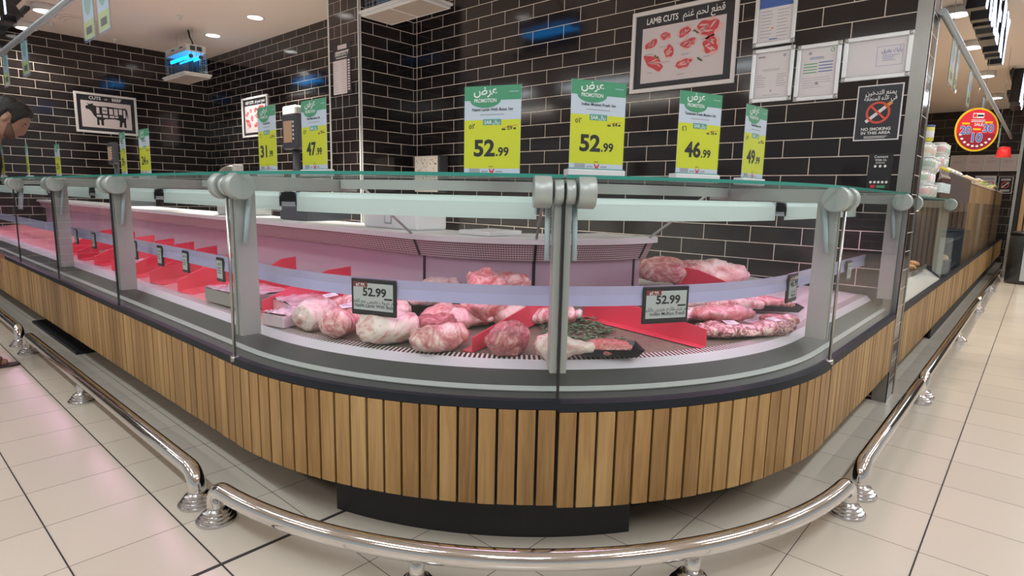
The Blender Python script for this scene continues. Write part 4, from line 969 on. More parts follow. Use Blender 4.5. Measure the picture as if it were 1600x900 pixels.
# no smoking
f = FW(.783, 1.706); T = thing('no_smoking_sign', f.p(0, -.16), 'black NO SMOKING IN THIS AREA sign under the silver notices', 'sign')
w, h = .232, .315
mb = MB(); mb.fbox(f, -w/2, w/2, -h/2, h/2, 0, .004); mb.build('border', M_paper, T)
mb = MB(); mb.fbox(f, -w/2+.007, w/2-.007, -h/2+.007, h/2-.007, .004, .0048); mb.build('panel', pm('sign_navy', (.028, .032, .042), .4), T)
text(arabic('يمنع التدخين'), f, .005, .102, .036, M_whitetext, T, n=.005, bold=.012, width=.155); text(arabic('في هذه المنطقة'), f, .005, .070, .034, M_whitetext, T, n=.005, bold=.012, width=.165)
mb = MB(); k = 40; ro, ri = .062, .050
for i in range(k):
    a, b = 2*pi*i/k, 2*pi*(i+1)/k; mb.fpoly(f, [(ri*cos(a), -.0+ri*sin(a)), (ro*cos(a), ro*sin(a)), (ro*cos(b), ro*sin(b)), (ri*cos(b), ri*sin(b))], .0062, .0068)
d = .7071; mb.fpoly(f, [(-ri*d-.004, ri*d-.004), (-ri*d+.004, ri*d+.004), (ri*d+.004, -ri*d+.004), (ri*d-.004, -ri*d-.004)], .0062, .0068); mb.build('red_ring', pm('orange_red', (.72, .10, .06), .5), T)
mb = MB(); f2 = Fr(f.p(.0, 0), f.ux+f.uz*.85, f.uz*1.0-f.ux*.85); f2.uz = f2.n.cross(f2.ux); f2.n = f.n
f2 = Fr(f.p(0, 0), (f.ux+f.uz*.85), (f.uz-f.ux*.85)); mb.fbox(f2, -.078, .045, -.009, .009, .005, .006, 0); mb.fbox(f2, .045, .085, -.009, .009, .005, .006, 1); mb.build('cigarette', [M_paper, pm('filter_orange', (.75, .36, .08), .5)], T)
text('NO SMOKING', f, -.003, -.100, .0235, M_whitetext, T, n=.005, bold=.02, width=.150); text('IN THIS AREA', f, -.003, -.122, .0225, M_whitetext, T, n=.005, bold=.02, width=.150)
mb = MB(); lines(mb, f, -.06, .06, -.133, .003, 2, .008, .0048, .0053, rnd=.2); mb.build('small_print', M_whitetext, T)
# social sticker
f = FW(.742, 1.37); T = thing('contact_sticker', f.p(0, -.1), 'black Connect With Us sticker beside the steel edge of the wall', 'sticker')
mb = MB(); mb.fbox(f, -.062, .062, -.102, .102, 0, .0015); mb.build('panel', M_black, T, bevel=.001)
text('Connect', f, 0, .078, .020, M_whitetext, T, n=.0016, bold=.01); text('With Us', f, 0, .060, .017, M_whitetext, T, n=.0016, bold=.01); text('SOCIAL', f, 0, .045, .014, M_whitetext, T, n=.0016)
for u, v in ((-.025, .03), (0, .03), (.025, .03), (-.04, -.062), (-.02, -.062), (0, -.062), (.02, -.062), (.04, -.062)): mb = MB(); mb.fdisc(f, u, v, .007, .0075, .0015, .002, 0); mb.build('icon', M_whitetext, T)
mb = MB(); mb.fpoly(f, [(-.042, -.078), (-.012, -.078), (-.018, -.096), (-.036, -.096)], .0015, .002, 1); mb.fbox(f, -.008, .035, -.095, -.080, .0015, .002, 2)
mb.build('logo', [M_whitetext, M_redink, M_green], T)
# emergency list on the column
f = Fr((3.4045, 5.295, 2.377), (0, -1, 0), (0, 0, 1)); T = thing('emergency_sign', f.p(0, -.235), 'black and white EMERGENCY list on the tiled column', 'sign')
mb = MB(); mb.fbox(f, -.155, .155, -.235, .235, 0, .003, 0); mb.fbox(f, -.155, .085, -.235, .085, .003, .0036, 1); mb.build('panel', [M_postblack, M_postpaper], T)
mb = MB(); mb.fbox(f, -.07, .085, .185, .225, .003, .0036, 1); lines(mb, f, -.11, .12, .168, .014, 1, .02, .003, .0036, 1); lines(mb, f, -.10, .09, .112, .010, 1, .02, .003, .0036, 1)
lines(mb, f, -.145, -.07, .06, .004, 13, .0225, .0036, .004, 0, .5); lines(mb, f, .0, .075, .06, .004, 13, .0225, .0036, .004, 0, .5)
for k in range(12): mb.fbox(f, .10, .135, .062-k*.0245, .078-k*.0245, .003, .0036, 1)
mb.build('print', [M_greytext, M_postpaper, ], T); text('EMERGENCY', f, 0, .124, .042, M_whitetext, T, n=.0035, bold=.01, width=.23)

# ------------------------------------------------------------------ hanging tubes with cards
def hang_tube(p, q, label):
    T = thing('hanging_tube', ((p[0]+q[0])/2, (p[1]+q[1])/2, p[2]), label, 'hanging tube', 'grey tubes hung over the counters')
    mb = MB(); mb.tube([p, q], .020, 14); mb.build('tube', pm('grey_tube', (.46, .50, .54), .35, .5), T)
    mb = MB()
    for t in (.05, .35, .65, .95):
        c = Vector(p).lerp(Vector(q), t); mb.tube([c, (c.x, c.y, CZ)], .0022, 5)
    mb.build('hanging_wires', M_steel, T)
hang_tube((1.0, 1.2, 2.25), (1.0, 9.6, 2.25), 'grey tube hung above the left counter run')
hang_tube((4.22, .55, 2.255), (13.4, .55, 2.345), 'grey tube hung above the right counter run')
def hang_card(c, ux, label, w=.21, h=.26):
    """c: top centre"""
    f = Fr((c[0], c[1], c[2]-h), ux, (0, 0, 1)); T = thing('hanging_card', (c[0], c[1], c[2]-h), label, 'hanging card', 'cards in clear sleeves under the grey tubes')
    mb = MB(); mb.fbox(f, -w/2+.012, w/2-.012, .015, h-.02, -.0006, .0006, 0)
    mb.fbox(f, -w/2+.012, w/2-.012, .02, h*.42, .0006, .0010, 1); mb.fdisc(f, 0, h*.75, w*.28, w*.28, .0006, .0010, 2); mb.fbox(f, -w*.25, w*.25, h*.15, h*.30, .0010, .0014, 3)
    mb.build('card', [pm('pale_blue_card', (.42, .58, .72), .35), pm('lime_card', (.42, .55, .12), .4), M_teal, M_ink], T)
    mb = MB(); n = 6
    for s_ in (-1, 1):
        vs = [f.p(-w/2+w*i/n, h*j/n, s_*(.004+.004*noise.noise(Vector((i*.9, j*.7, c[0]*3+c[1]))))) for i in range(n+1) for j in range(n+1)]
        mb.add(vs, [(i*(n+1)+j, (i+1)*(n+1)+j, (i+1)*(n+1)+j+1, i*(n+1)+j+1) for i in range(n) for j in range(n)], 0, True)
    mb.build('clear_sleeve', glassmat('sleeve_plastic', (.95, .97, .98), .10, .06, .10, (.75, .85, .95)), T)
    mb = MB()
    for u in (-w*.35, w*.35): mb.tube([f.p(u, h-.005), f.p(u, h+.03)], .0018, 5)
    mb.build('hook', M_steel, T)
for y_, lab in ((4.005, 'sleeved card hanging at the top left, left of the closest pair'), (3.735, 'sleeved card hanging at the top left, right of the closest pair'), (5.66, 'third sleeved card along the left tube'), (6.40, 'sleeved card at the left edge above the man')):
    hang_card((1.0, y_, 2.228), (0, -1, 0), lab)
for x_, lab in ((4.88, 'sleeved card nearest on the right tube'), (5.14, 'thin sleeved card second on the right tube'), (6.05, 'third sleeved card on the right tube'), (7.48, 'sleeved card beside the round sale sign'), (10.4, 'farthest sleeved card beyond the round sale sign')):
    hang_card((x_, .55, 2.235), (1, 0, 0), lab, w=.24 if x_ != 5.14 else .13, h=.285)

# ------------------------------------------------------------------ ceiling lights and fittings
def downlight(x, y, label, r=.085, power=72, drum=False, col=WARM, cone=125):
    T = thing('ceiling_downlight', (x, y, CZ), label, 'ceiling light', 'round ceiling downlights')
    d = .075 if drum else .006
    mb = MB(); mb.lathe((x, y, CZ-d), [(r*1.02, 0), (r*1.2, .002), (r*1.2, d)], 28); mb.build('bezel', M_whitemetal, T)
    mb = MB(); mb.lathe((x, y, CZ-d-.003), [(r*.7, 0), (r, .0015), (r, .003)], 28); mb.build('diffuser', pm('lit_diffuser', (1, .97, .9), .5, emis=(1, .96, .9), estr=5.), T)
    l = bpy.data.lights.new('downlight', 'SPOT'); l.energy = power; l.color = col; l.spot_size = radians(cone); l.spot_blend = .6; l.shadow_soft_size = .07
    o = bpy.data.objects.new('downlight_lamp', l); COL.objects.link(o); o.location = (0, 0, -d-.02); o.parent = T
DL = [(3.49, 7.24, 'bright round downlight closest to the tiled column'), (3.52, 8.52, 'bright round downlight beside the corner insect killer')]
for x, y, lab in DL: downlight(x, y, lab, power=190, cone=96)
for k, (x, y) in enumerate([(2.7, 6.3), (3.0, 3.2), (2.7, 4.7)]):  # added out of view: narrow cones bounce light off the floor onto the ceiling
    downlight(x, y, 'unseen downlight added over the staff floor to brighten the ceiling', power=800, cone=62)
downlight(1.756, 8.72, 'drum shaped ceiling light at the top left edge', .10, 60, True)
downlight(1.778, 9.85, 'drum shaped ceiling light close above the end wall', .10, 60, True)
for k, (x, y) in enumerate([(6.3, .9), (7.9, .9), (9.6, .9), (11.8, .9), (14.2, .9)]):
    downlight(x, y, ('first', 'second', 'third', 'fourth', 'fifth')[k]+' drum ceiling light down the far right aisle', .11, 150, True, (1, .84, .66))
T = thing('air_diffuser', (2.15, 9.15, CZ), 'round air vent in the ceiling at upper left', 'air vent')
mb = MB()
for r_, dz_ in ((.20, .0), (.15, .012), (.10, .020)): mb.lathe((2.15, 9.15, CZ-.012-dz_), [(r_, 0), (r_+.015, .004), (r_+.004, .012), (r_-.03, .012)], 30)
mb.build('rings', M_ceil, T)
mb = MB(); mb.lathe((2.15, 9.15, CZ-.004), [(.19, 0), (.19, .004)], 30); mb.build('dark_throat', M_dark, T)
for x, y, lab in ((1.99, 9.6, 'small ceiling sprinkler near the round vent'), (2.75, 9.9, 'small ceiling sensor above the end wall'), (2.9, 7.9, 'small ceiling sprinkler above the corner insect killer')):
    mb = MB(); mb.lathe((x, y, CZ-.05), [(.018, 0), (.012, .01), (.012, .03), (.035, .045), (.035, .05)], 16); o = mb.build('sprinkler', M_whitemetal, org=(x, y, CZ)); tag(o, lab, 'sprinkler')

# ------------------------------------------------------------------ channel-letter signs
M_face = pm('lit_letter_face', (.9, .95, 1), .4, emis=(.62, .74, 1.0), estr=3.2)
def channel(words, f, size, label, depth, adv):
    T = thing('illuminated_sign', f.p(0, 0), label, 'sign')
    u = 0
    for ch in words:
        key = (ch, 'LEFT', 0.02)
        o = text(ch, f, u, 0, size, M_face, T, name='letter_face', align='LEFT', n=0, ext=0, bold=.02)
        md = o.modifiers.new('t', 'SOLIDIFY'); md.thickness = .006; md.offset = -1
        b = o.copy(); b.data = o.data.copy(); b.name = 'letter_can'; COL.objects.link(b); b.data.materials.clear(); b.data.materials.append(M_black); b.modifiers.clear()
        b.location = f.n*-.007
        md = b.modifiers.new('t', 'SOLIDIFY'); md.thickness = depth; md.offset = -1
        u += adv
    u -= adv*.45; mb = MB(); mb.fbox(f, -.1, u, size*.12, size*.2, -depth-.04, -depth); mb.fbox(f, -.1, u, size*.5, size*.58, -depth-.04, -depth); mb.build('mounting_rail', M_black, T)
    mb = MB()
    for t in (.1, .5, .9): c = f.p(u*t, size*.55, -depth-.02); mb.tube([c, (c.x, c.y, CZ)], .012, 6)
    mb.build('ceiling_brackets', M_black, T)
    return T
channel('BAKERY', Fr((5.05, .47, 2.60), (1, 0, 0), (0, 0, 1)), .62, 'lit blue-white BAKERY letters hung over the right aisle', .115, .52)
channel('AC', Fr((11.6, .44, 2.72), (1, 0, 0), (0, 0, 1)), .75, 'small lit letters farther down the right aisle', .12, .6)
channel('MEAT', Fr((1.15, 8.50, 2.70), (0, -1, 0), (0, 0, 1)), .36, 'lit letters hung over the left counter at the top corner', .12, .42)

# ------------------------------------------------------------------ SECOND COUNTER RUN and the far right
X2 = XW+.27
segs = [0, 2.02, 3.25, 4.75, 6.8, 9.2, 11.8]
segn = ['glass bakery counter unit directly beyond the tiled wall end', 'second bakery counter unit with the navy cabinet behind', 'third bakery counter unit in front of wooden slats', 'fourth bakery counter unit toward the far wall', 'fifth bakery counter unit toward the far wall', 'last bakery counter unit beside the dark bin']
for i in range(6):
    s0, s1 = segs[i], segs[i+1]; T = thing('bakery_counter', (X2+(s0+s1)/2, yf+.4, 0), segn[i], 'counter', 'bakery counter units')
    def sw(nm, prof, mat, parent=T, a=s0, b=s1):
        mb = MB(); mb.sweep(P2, [a, b], prof); return mb.build(nm, mat, parent)
    slats(P2, s0+.008, s1-.008, .19, .517).build('slat_cladding', M_oak, T)
    sw('backing_panel', [(.021, .19), (.05, .19), (.05, .53), (.021, .53)], M_backing); sw('plinth', [(.35, 0), (.37, 0), (.37, .2), (.35, .2)] if i == 0 else [(.052, 0), (.066, 0), (.066, .2), (.052, .2)], M_plinth)
    sw('trim_band', [(.001, .519), (.03, .519), (.03, .55), (.004, .55)], M_blacktrim)
    sw('glass_front', [(.018, .55), (.024, .55), (.024, 1.215), (.018, 1.215)], M_glass, a=s0+.004, b=s1-.004)
    if i == 0:
        sw('front_panel', [(.03, .54), (.137, .62), (.20, .63), (.20, .60), (.05, .52)], M_deck_white)
        sw('deck', [(.2, .62), (.9, .66), (.9, .64), (.2, .60)], M_deck_white)
        tp = sw('glass_top', [(.014, 1.225), (.5, 1.225), (.5, 1.235), (.014, 1.235)], M_topglass); sw('polished_edge', [(.0115, 1.2245), (.0145, 1.2245), (.0145, 1.2355), (.0115, 1.2355)], M_glassedge, tp)
        sw('inner_shelf', [(.22, .90), (.75, .90), (.75, .91), (.22, .91)], M_topglass)
        h_ = sw('light_housing', [(.25, 1.13), (.30, 1.13), (.30, 1.17), (.25, 1.17)], M_tube); sw('led_strip', [(.255, 1.128), (.295, 1.128), (.295, 1.1295), (.255, 1.1295)], pm('warm_led', (1, .8, .6), .5, emis=(1, .72, .48), estr=10), h_)
    if i < 1:
        for e, sg in ((s0, 1), (s1, -1)):
            q = e+sg*.02; c = Vector((*P2(q, .03), 1.19)); mb = MB(); mb.lathe(c, [(.047, 0), (.05, .003), (.05, .045), (.047, .048)], 20, axis=(sg, 0, 0)); mb.build('hinge_clamp', M_clamp, T)
            mb = MB(); plate(mb, P2, q, .02, [(.032, .56), (.10, .62), (.10, 1.16), (.45, 1.17), (.45, 1.222), (.032, 1.222)]); mb.build('end_frame', M_post, T)
    q_ = .9 if i == 0 else .07; sw('cabinet_floor', [(.05, .19), (q_, .19), (q_, .21), (.05, .21)], M_plinth)
    if i == 0: sw('rear_casing', [(.9, .2), (.93, .2), (.93, .95), (.9, .95)], M_whitemetal)
# navy cabinet and slatted display
T = thing('display_cabinet', (7.4, 1.0, 0), 'tall navy cabinet behind the second glass counter', 'cabinet')
M_navy = pm('navy_laminate', (.045, .065, .10), .25, coat=.3)
mb = MB(); mb.box(6.39, 6.43, .64, 1.5, .21, 1.47); mb.box(6.43, 8.5, 1.46, 1.5, .21, 1.47); mb.box(8.46, 8.5, .64, 1.46, .21, 1.47); mb.box(6.43, 8.46, .64, 1.46, 1.43, 1.47); mb.box(6.43, 8.46, .64, 1.46, .53, .57); mb.build('body', M_navy, T, bevel=.004)
mb = MB(); mb.box(6.43, 8.46, .64, .66, 1.12, 1.43); mb.build('upper_panel', M_navy, T)
mb = MB(); mb.box(6.43, 8.46, .66, 1.3, .82, .84); mb.build('shelf', M_navy, T)
T = thing('slatted_display', (11.5, 1.0, 0), 'tall display clad in brown wooden slats down the aisle', 'cabinet')
mb = MB()
for k in range(60): x_ = 8.56+k*.118; mb.box(x_, x_+.095, .655, .675, .21, 1.44)
mb.build('slat_cladding', M_oak_dark, T, bevel=.002)
mb = MB(); mb.box(8.53, 15.65, .676, 1.5, .21, 1.43); mb.build('body', M_backing, T)
mb = MB(); mb.box(8.52, 15.66, .645, 1.52, 1.44, 1.47); mb.build('top_board', pm('sand_top', (.62, .50, .36), .5), T, bevel=.003)
# food inside the bakery counter
M_roast = meatmat('roast_food', (.45, .13, .03), (.72, .30, .08), (.85, .55, .25), 20., .6, .3)
def food_tray(x, y, z, l, w, n, label, mat, seed):
    T = thing('food_tray', (x, y, z), label, 'food tray', 'food trays in the bakery counter'); random.seed(seed)
    mb = MB(); mb.box(x-l/2, x+l/2, y-w/2, y+w/2, z, z+.006); mb.box(x-l/2, x+l/2, y-w/2, y-w/2+.006, z+.006, z+.035); mb.box(x-l/2, x+l/2, y+w/2-.006, y+w/2, z+.006, z+.035); mb.build('tray', M_steel, T)
    mb = MB()
    for k in range(n):
        c = (x+random.uniform(-.42, .42)*l, y+random.uniform(-.35, .35)*w, z+.03+random.random()*.02); r_ = random.uniform(.03, .05); mb.ell(c, r_*1.3, r_, r_*.7, 10, rot=Matrix.Rotation(random.uniform(0, 3), 3, 'Z'))
    o = mb.build('pastries', mat, T); o['kind'] = 'stuff'
food_tray(5.10, .86, .645, .50, .34, 16, 'steel tray of pale pastries on the bakery deck, next to the wall end', pm('pastry', (.75, .55, .36), .5, noise_amt=.3), 3)
food_tray(5.85, .86, .648, .6, .34, 18, 'steel tray of golden pastries on the bakery deck', M_roast, 4)
food_tray(5.75, 1.08, .912, .6, .3, 12, 'tray of pastries on the upper glass shelf', pm('pastry_light', (.78, .62, .45), .5, noise_amt=.3), 5)
food_tray(6.85, .84, .842, .7, .30, 16, 'tray of orange roast food on the navy cabinet shelf', M_roast, 6)
food_tray(6.95, .86, .572, .9, .34, 22, 'tray of roast food on the navy cabinet floor', M_roast, 8)
food_tray(7.8, .86, .572, .6, .34, 18, 'second tray on the navy cabinet floor', pm('pastry_tan', (.66, .42, .25), .5, noise_amt=.3), 9)
# goods standing on the bakery glass top
random.seed(21)
def bottle(x, y, z, label, h=.24, col=(.05, .015, .008), cap=(.75, .6, .06)):
    T = thing('sauce_bottle', (x, y, z), label, 'bottle', 'dark sauce bottles on the bakery counter')
    mb = MB(); mb.lathe((x, y, z), [(.028, 0), (.033, .005), (.033, h*.58), (.026, h*.7), (.012, h*.8), (.012, h*.92)], 14); mb.build('body', pm('dark_glass', col, .1, coat=.8), T)
    mb = MB(); mb.lathe((x, y, z+h*.9), [(.015, 0), (.015, h*.1)], 12); mb.build('cap', pm('yellow_cap', cap, .4), T)
    mb = MB(); mb.lathe((x, y, z+h*.18), [(.0335, 0), (.0338, .001), (.0338, h*.3), (.0335, h*.3+.001)], 14); mb.build('paper_label', pm('bottle_label', (.62, .7, .72), .5), T)
ZB = 1.236
k = 0
for x_ in (5.60, 5.72, 5.84, 5.96, 6.08):
    for y_ in (.625, .705):
        bottle(x_, y_, ZB, 'dark sauce bottle with a yellow cap standing on the bakery glass top'); k += 1
def tub(x, y, z, w, h, label, mat, lid):
    T = thing('goods_pack', (x, y, z), label, 'pack', 'packs piled on the bakery counter')
    mb = MB(); mb.lathe((x, y, z), [(w*.42, 0), (w*.5, h*.1), (w*.5, h*.86), (w*.46, h*.9)], 16); mb.build('tub', mat, T)
    mb = MB(); mb.lathe((x, y, z+h*.9), [(w*.52, 0), (w*.52, h*.08), (w*.48, h*.1)], 16); mb.build('lid', lid, T)
    mb = MB(); mb.lathe((x, y, z+h*.25), [(w*.502, 0), (w*.505, .001), (w*.505, h*.4), (w*.502, h*.4+.001)], 16); mb.build('paper_label', random.choice([M_paper, pm('pink_label', (.72, .45, .45), .5), pm('sand_label', (.66, .6, .45), .5), pm('sage_label', (.4, .52, .42), .5)]), T)
M_tub = [pm('clear_tub', (.62, .68, .68), .15, coat=.6), pm('milky_tub', (.75, .74, .70), .3, coat=.4)]
for c in range(4):
    for l in range(4 if c < 3 else 3):
        tub(4.98+c*.125, .655+.02*(l % 2), ZB+l*.092, .115, .09, ('lowest', 'second', 'third', 'topmost')[l]+' tub in the '+('first', 'second', 'third', 'fourth')[c]+' pile from the wall end on the bakery top', M_tub[(c+l) % 2], M_white)
for c in range(3):
    for l in range(2): tub(5.66+c*.14, .665, ZB+.241+l*.09, .11, .088, ('lower', 'upper')[l]+' pale tub above the bottles, '+('first', 'second', 'third')[c]+' from the wall end', M_tub[l], M_white)
tub(5.00, .66, ZB+.373, .09, .11, 'yellow and blue can on top of the piled tubs', pm('yellow_can', (.72, .66, .08), .35), pm('blue_lid', (.1, .14, .5), .4))
# flat bread / greens on the slatted display
random.seed(5)
mb = MB()
for k in range(70):
    x_ = random.uniform(8.7, 14.5); y_ = random.uniform(.66, .95); a = random.uniform(-.5, .5); l = random.uniform(.10, .2)
    mb.ell((x_, y_, 1.485+random.random()*.05), l, .035, .02, 8, k % 3, Matrix.Rotation(a, 3, 'Z') @ Matrix.Rotation(random.uniform(-.3, .3), 3, 'Y'))
o = mb.build('wrapped_breads', [pm('bread', (.68, .48, .28), .5), pm('leaf_green', (.30, .42, .12), .5), pm('cream_bread', (.76, .66, .5), .5)]); tag(o, 'pile of breads and green bundles along the slatted display top', 'bread', kind='stuff')
for k in range(6):
    T = thing('bread_bag', (6.4+k*.34, .78, 1.47), ('first', 'second', 'third', 'fourth', 'fifth', 'sixth')[k]+' white bread bag along the navy cabinet top', 'bag', 'white bags on the navy cabinet')
    mb = MB(); mb.ell((6.4+k*.34, .78, 1.51), .13, .09, .045, 12); mb.build('bag', pm('white_bag', (.75, .72, .66), .3, coat=.5, bump=.5), T)
    mb = MB(); mb.lathe((6.4+k*.34+.13, .78, 1.515), [(.012, 0), (.02, .03), (.004, .035)], 8, axis=(1, 0, .3)); mb.build('tied_end', MATS['white_bag'], T)
# round sale sign
sc = Vector((7.1, .55, 1.885)); n = Vector((-.74, -.60, .06)).normalized(); f = Fr(sc, Vector((0, 0, 1)).cross(n), Vector((0, 0, 1)))
T = thing('sale_sign', tuple(sc), 'round red and yellow sale sign with 20, 10 and 30 hanging on the right', 'sign')
mb = MB(); mb.fdisc(f, 0, 0, .198, .198, -.004, 0, 0, 48); mb.fdisc(f, 0, 0, .182, .182, 0, .001, 1, 48); mb.fdisc(f, 0, 0, .178, .178, .001, .0016, 2, 40, pi*1.06, pi*1.94); mb.build('disc', [pm('sign_yellow', (.85, .55, .01), .35), pm('sign_red', (.72, .02, .04), .35), pm('sign_maroon', (.33, .01, .03), .35)], T)
mb = MB(); mb.fbox(f, -.05, .05, .105, .15, .0016, .0022, 0); mb.fbox(f, -.045, -.015, .112, .143, .0022, .0026, 1); mb.fbox(f, -.01, .045, .118, .136, .0022, .0026, 2)
for u, v in ((-.105, .045), (-.0, -.005), (.10, .058)): mb.fbox(f, u-.035, u+.035, v, v+.018, .0016, .0022, 3)
lines(mb, f, -.06, .07, .09, .006, 2, .014, .0016, .0022, 0, .2)
random.seed(3)
for k in range(9):
    a = pi*1.1+k*pi*.8/9; mb.fdisc(f, .15*cos(a), .15*sin(a)-.0, .014, .010, .0022, .0026, 0, 10)
mb.build('print', [M_whitetext, M_redink, M_ink, MATS['sign_yellow']], T)
text('SALE', f, .01, .035, .036, M_whitetext, T, n=.002, bold=.02)
for t_, u, v, s_ in (('20', -.10, -.04, .10), ('10', .0, -.11, .115), ('30', .10, -.02, .10)):
    text(t_, f, u, v, s_, M_whitetext, T, n=.0018, bold=.05); text(t_, f, u, v, s_, pm('sign_blue', (.05, .17, .52), .4), T, n=.0026, bold=.02)
mb = MB(); mb.tube([f.p(-.08, .18), (7.0, .55, 2.27)], .0015, 5); mb.tube([f.p(.08, .18), (7.2, .55, 2.27)], .0015, 5); mb.build('hanging_cord', M_steel, T)
# notices and shade on the far wall
for k in range(4):
    f = Fr((16.398, 1.515-k*.29, 2.10), (0, -1, 0), (0, 0, 1)); T = thing('notice_frame', f.p(0, -.17), ('first', 'second', 'third', 'fourth')[k]+' pale framed notice from the left on the far wall', 'framed notice', 'pale framed notices on the far wall')
    frame_board(f, .285, .345, .018, .014, T, M_whiteframe); mb = MB(); mb.fbox(f, -.13, .13, -.16, .16, 0, .005); mb.build('paper', pm('pinkish_paper', (.72, .62, .62), .5), T)
    mb = MB(); lines(mb, f, -.09, .09, .05, .006, 3, .02, .005, .0056, 0, .3); mb.fbox(f, -.012, .012, .10, .115, .005, .0056); mb.build('small_print', M_greytext, T)
f = Fr((16.398, 1.00, 1.70), (0, -1, 0), (0, 0, 1)); T = thing('warning_sign', f.p(0, -.12), 'white NO sign with two red circles on the far wall', 'sign')
mb = MB(); mb.fbox(f, -.18, .18, -.13, .13, 0, .005); mb.build('panel', M_paper, T); text('NO', f, -.10, .055, .075, M_blueink, T, n=.0055, bold=.03)
mb = MB()
for u in (-.09, .09):
    for i in range(24):
        a, b = 2*pi*i/24, 2*pi*(i+1)/24; mb.fpoly(f, [(u+.045*cos(a), -.04+.045*sin(a)), (u+.06*cos(a), -.04+.06*sin(a)), (u+.06*cos(b), -.04+.06*sin(b)), (u+.045*cos(b), -.04+.045*sin(b))], .005, .006)
mb.build('red_rings', M_redink, T); mb = MB(); lines(mb, f, -.03, .15, .085, .01, 2, .022, .005, .006); mb.build('small_print', M_blueink, T)
f = Fr((16.398, .66, 1.64), (0, -1, 0), (0, 0, 1)); T = thing('no_smoking_sign', f.p(0, -.17), 'small black no smoking sign on the far wall', 'sign')
mb = MB(); mb.fbox(f, -.12, .12, -.175, .175, 0, .004, 0); mb.fbox(f, -.11, .11, -.165, .165, .004, .005, 1); mb.build('panel', [M_paper, M_postblack], T)
mb = MB()
for i in range(24):
    a, b = 2*pi*i/24, 2*pi*(i+1)/24; mb.fpoly(f, [(.05*cos(a), .05*sin(a)), (.065*cos(a), .065*sin(a)), (.065*cos(b), .065*sin(b)), (.05*cos(b), .05*sin(b))], .005, .006, 0)
f2 = Fr(f.p(0, 0), f.ux+f.uz, f.uz-f.ux); mb.fbox(f2, -.08, .08, -.009, .009, .006, .007, 1); lines(mb, f, -.08, .08, .13, .014, 2, .024, .005, .006, 1); lines(mb, f, -.08, .08, -.10, .012, 2, .022, .005, .006, 1); mb.build('print', [MATS['orange_red'], M_whitetext], T)
f = Fr((16.398, 2.10, 2.12), (0, -1, 0), (0, 0, 1)); T = thing('notice_frame', f.p(0, -.3), 'black framed notice behind the piled tubs', 'framed notice', 'pale framed notices on the far wall')
mb = MB(); mb.fbox(f, -.2, .2, -.3, .3, 0, .004, 0); mb.fbox(f, -.185, .185, -.285, .285, .004, .005, 1); mb.build('panel', [M_paper, M_postblack], T)
T = thing('heat_lamp', (13.1, .61, 2.01), 'red lamp shade hanging in front of the pale notices', 'lamp')
mb = MB(); mb.lathe((13.1, .61, 2.005), [(.109, 0), (.082, .164), (.033, .175)], 20); mb.build('shade', pm('red_shade', (.82, .04, .04), .35, emis=(.9, .04, .04), estr=.35), T)
mb = MB(); mb.tube([(13.1, .61, 2.17), (13.1, .61, CZ)], .006, 6); mb.build('cord', M_black, T)
# slat clad column and bins
T = thing('slatted_column', (13.3, -.1, 0), 'wood slat column with steel edge at the right side', 'column')
mb = MB(); mb.box(13.02, 13.6, -.55, .385, 0, CZ); mb.build('core', M_backing, T)
mb = MB()
for k in range(11): mb.box(13.0, 13.02, -.52+k*.075, -.52+k*.075+.06, .1, CZ)
mb.build('slat_cladding', M_oak_dark, T, bevel=.002)
mb = MB(); mb.box(12.99, 13.03, .36, .40, 0, CZ); mb.build('steel_edge', M_steel, T)
def bin_(x, y, label):
    T = thing('litter_bin', (x, y, 0), label, 'bin', 'round dark bins')
    mb = MB(); mb.lathe((x, y, 0), [(.20, 0), (.22, .02), (.22, .74), (.21, .76)], 28); mb.build('body', pm('bin_grey', (.06, .065, .07), .3, .4), T)
    mb = MB(); mb.lathe((x, y, .76), [(.225, 0), (.225, .03), (.17, .05), (.15, .03)], 28); mb.build('rim', M_black, T)
    a = pi*1.08; f = Fr((x+.222*cos(a), y+.222*sin(a), .36), (sin(a), -cos(a), 0), (0, 0, 1)); mb = MB(); mb.fbox(f, -.09, .09, -.3, .3, -.02, .001, 0); mb.fbox(f, -.04, .04, -.05, .08, .001, .002, 1); mb.build('notice', [pm('bin_notice', (.42, .47, .5), .4), pm('bin_green', (.3, .5, .05), .4)], T)
bin_(12.2, .12, 'dark round bin at the right edge beside the slat column')

# ------------------------------------------------------------------ the man at the left edge
def skin_mesh(nodes, edges, sub=2):
    """grow a limb surface over a skeleton of joints"""
    me = bpy.data.meshes.new('sk'); me.from_pydata([n[:3] for n in nodes], edges, []); o = bpy.data.objects.new('sk', me); COL.objects.link(o)
    md = o.modifiers.new('skin', 'SKIN'); md.use_smooth_shade = True
    for i, n in enumerate(nodes):
        sv = me.skin_vertices[0].data[i]; r_ = n[3]; sv.radius = (r_, r_) if not isinstance(r_, tuple) else r_; sv.use_root = (i == 0)
    o.modifiers.new('sub', 'SUBSURF').levels = sub
    dg = bpy.context.evaluated_depsgraph_get(); dg.update(); out = bpy.data.meshes.new_from_object(o.evaluated_get(dg)); bpy.data.objects.remove(o)
    return out
def mesh_to_mb(me, mb, mat4=None):
    vs = [(mat4 @ v.co) if mat4 else v.co.copy() for v in me.vertices]; mb.add(vs, [tuple(p.vertices) for p in me.polygons], 0, True)
MX, MY = .625, 5.10
def J(x, y, z, r_): return (MX+x, MY+y, z, r_)
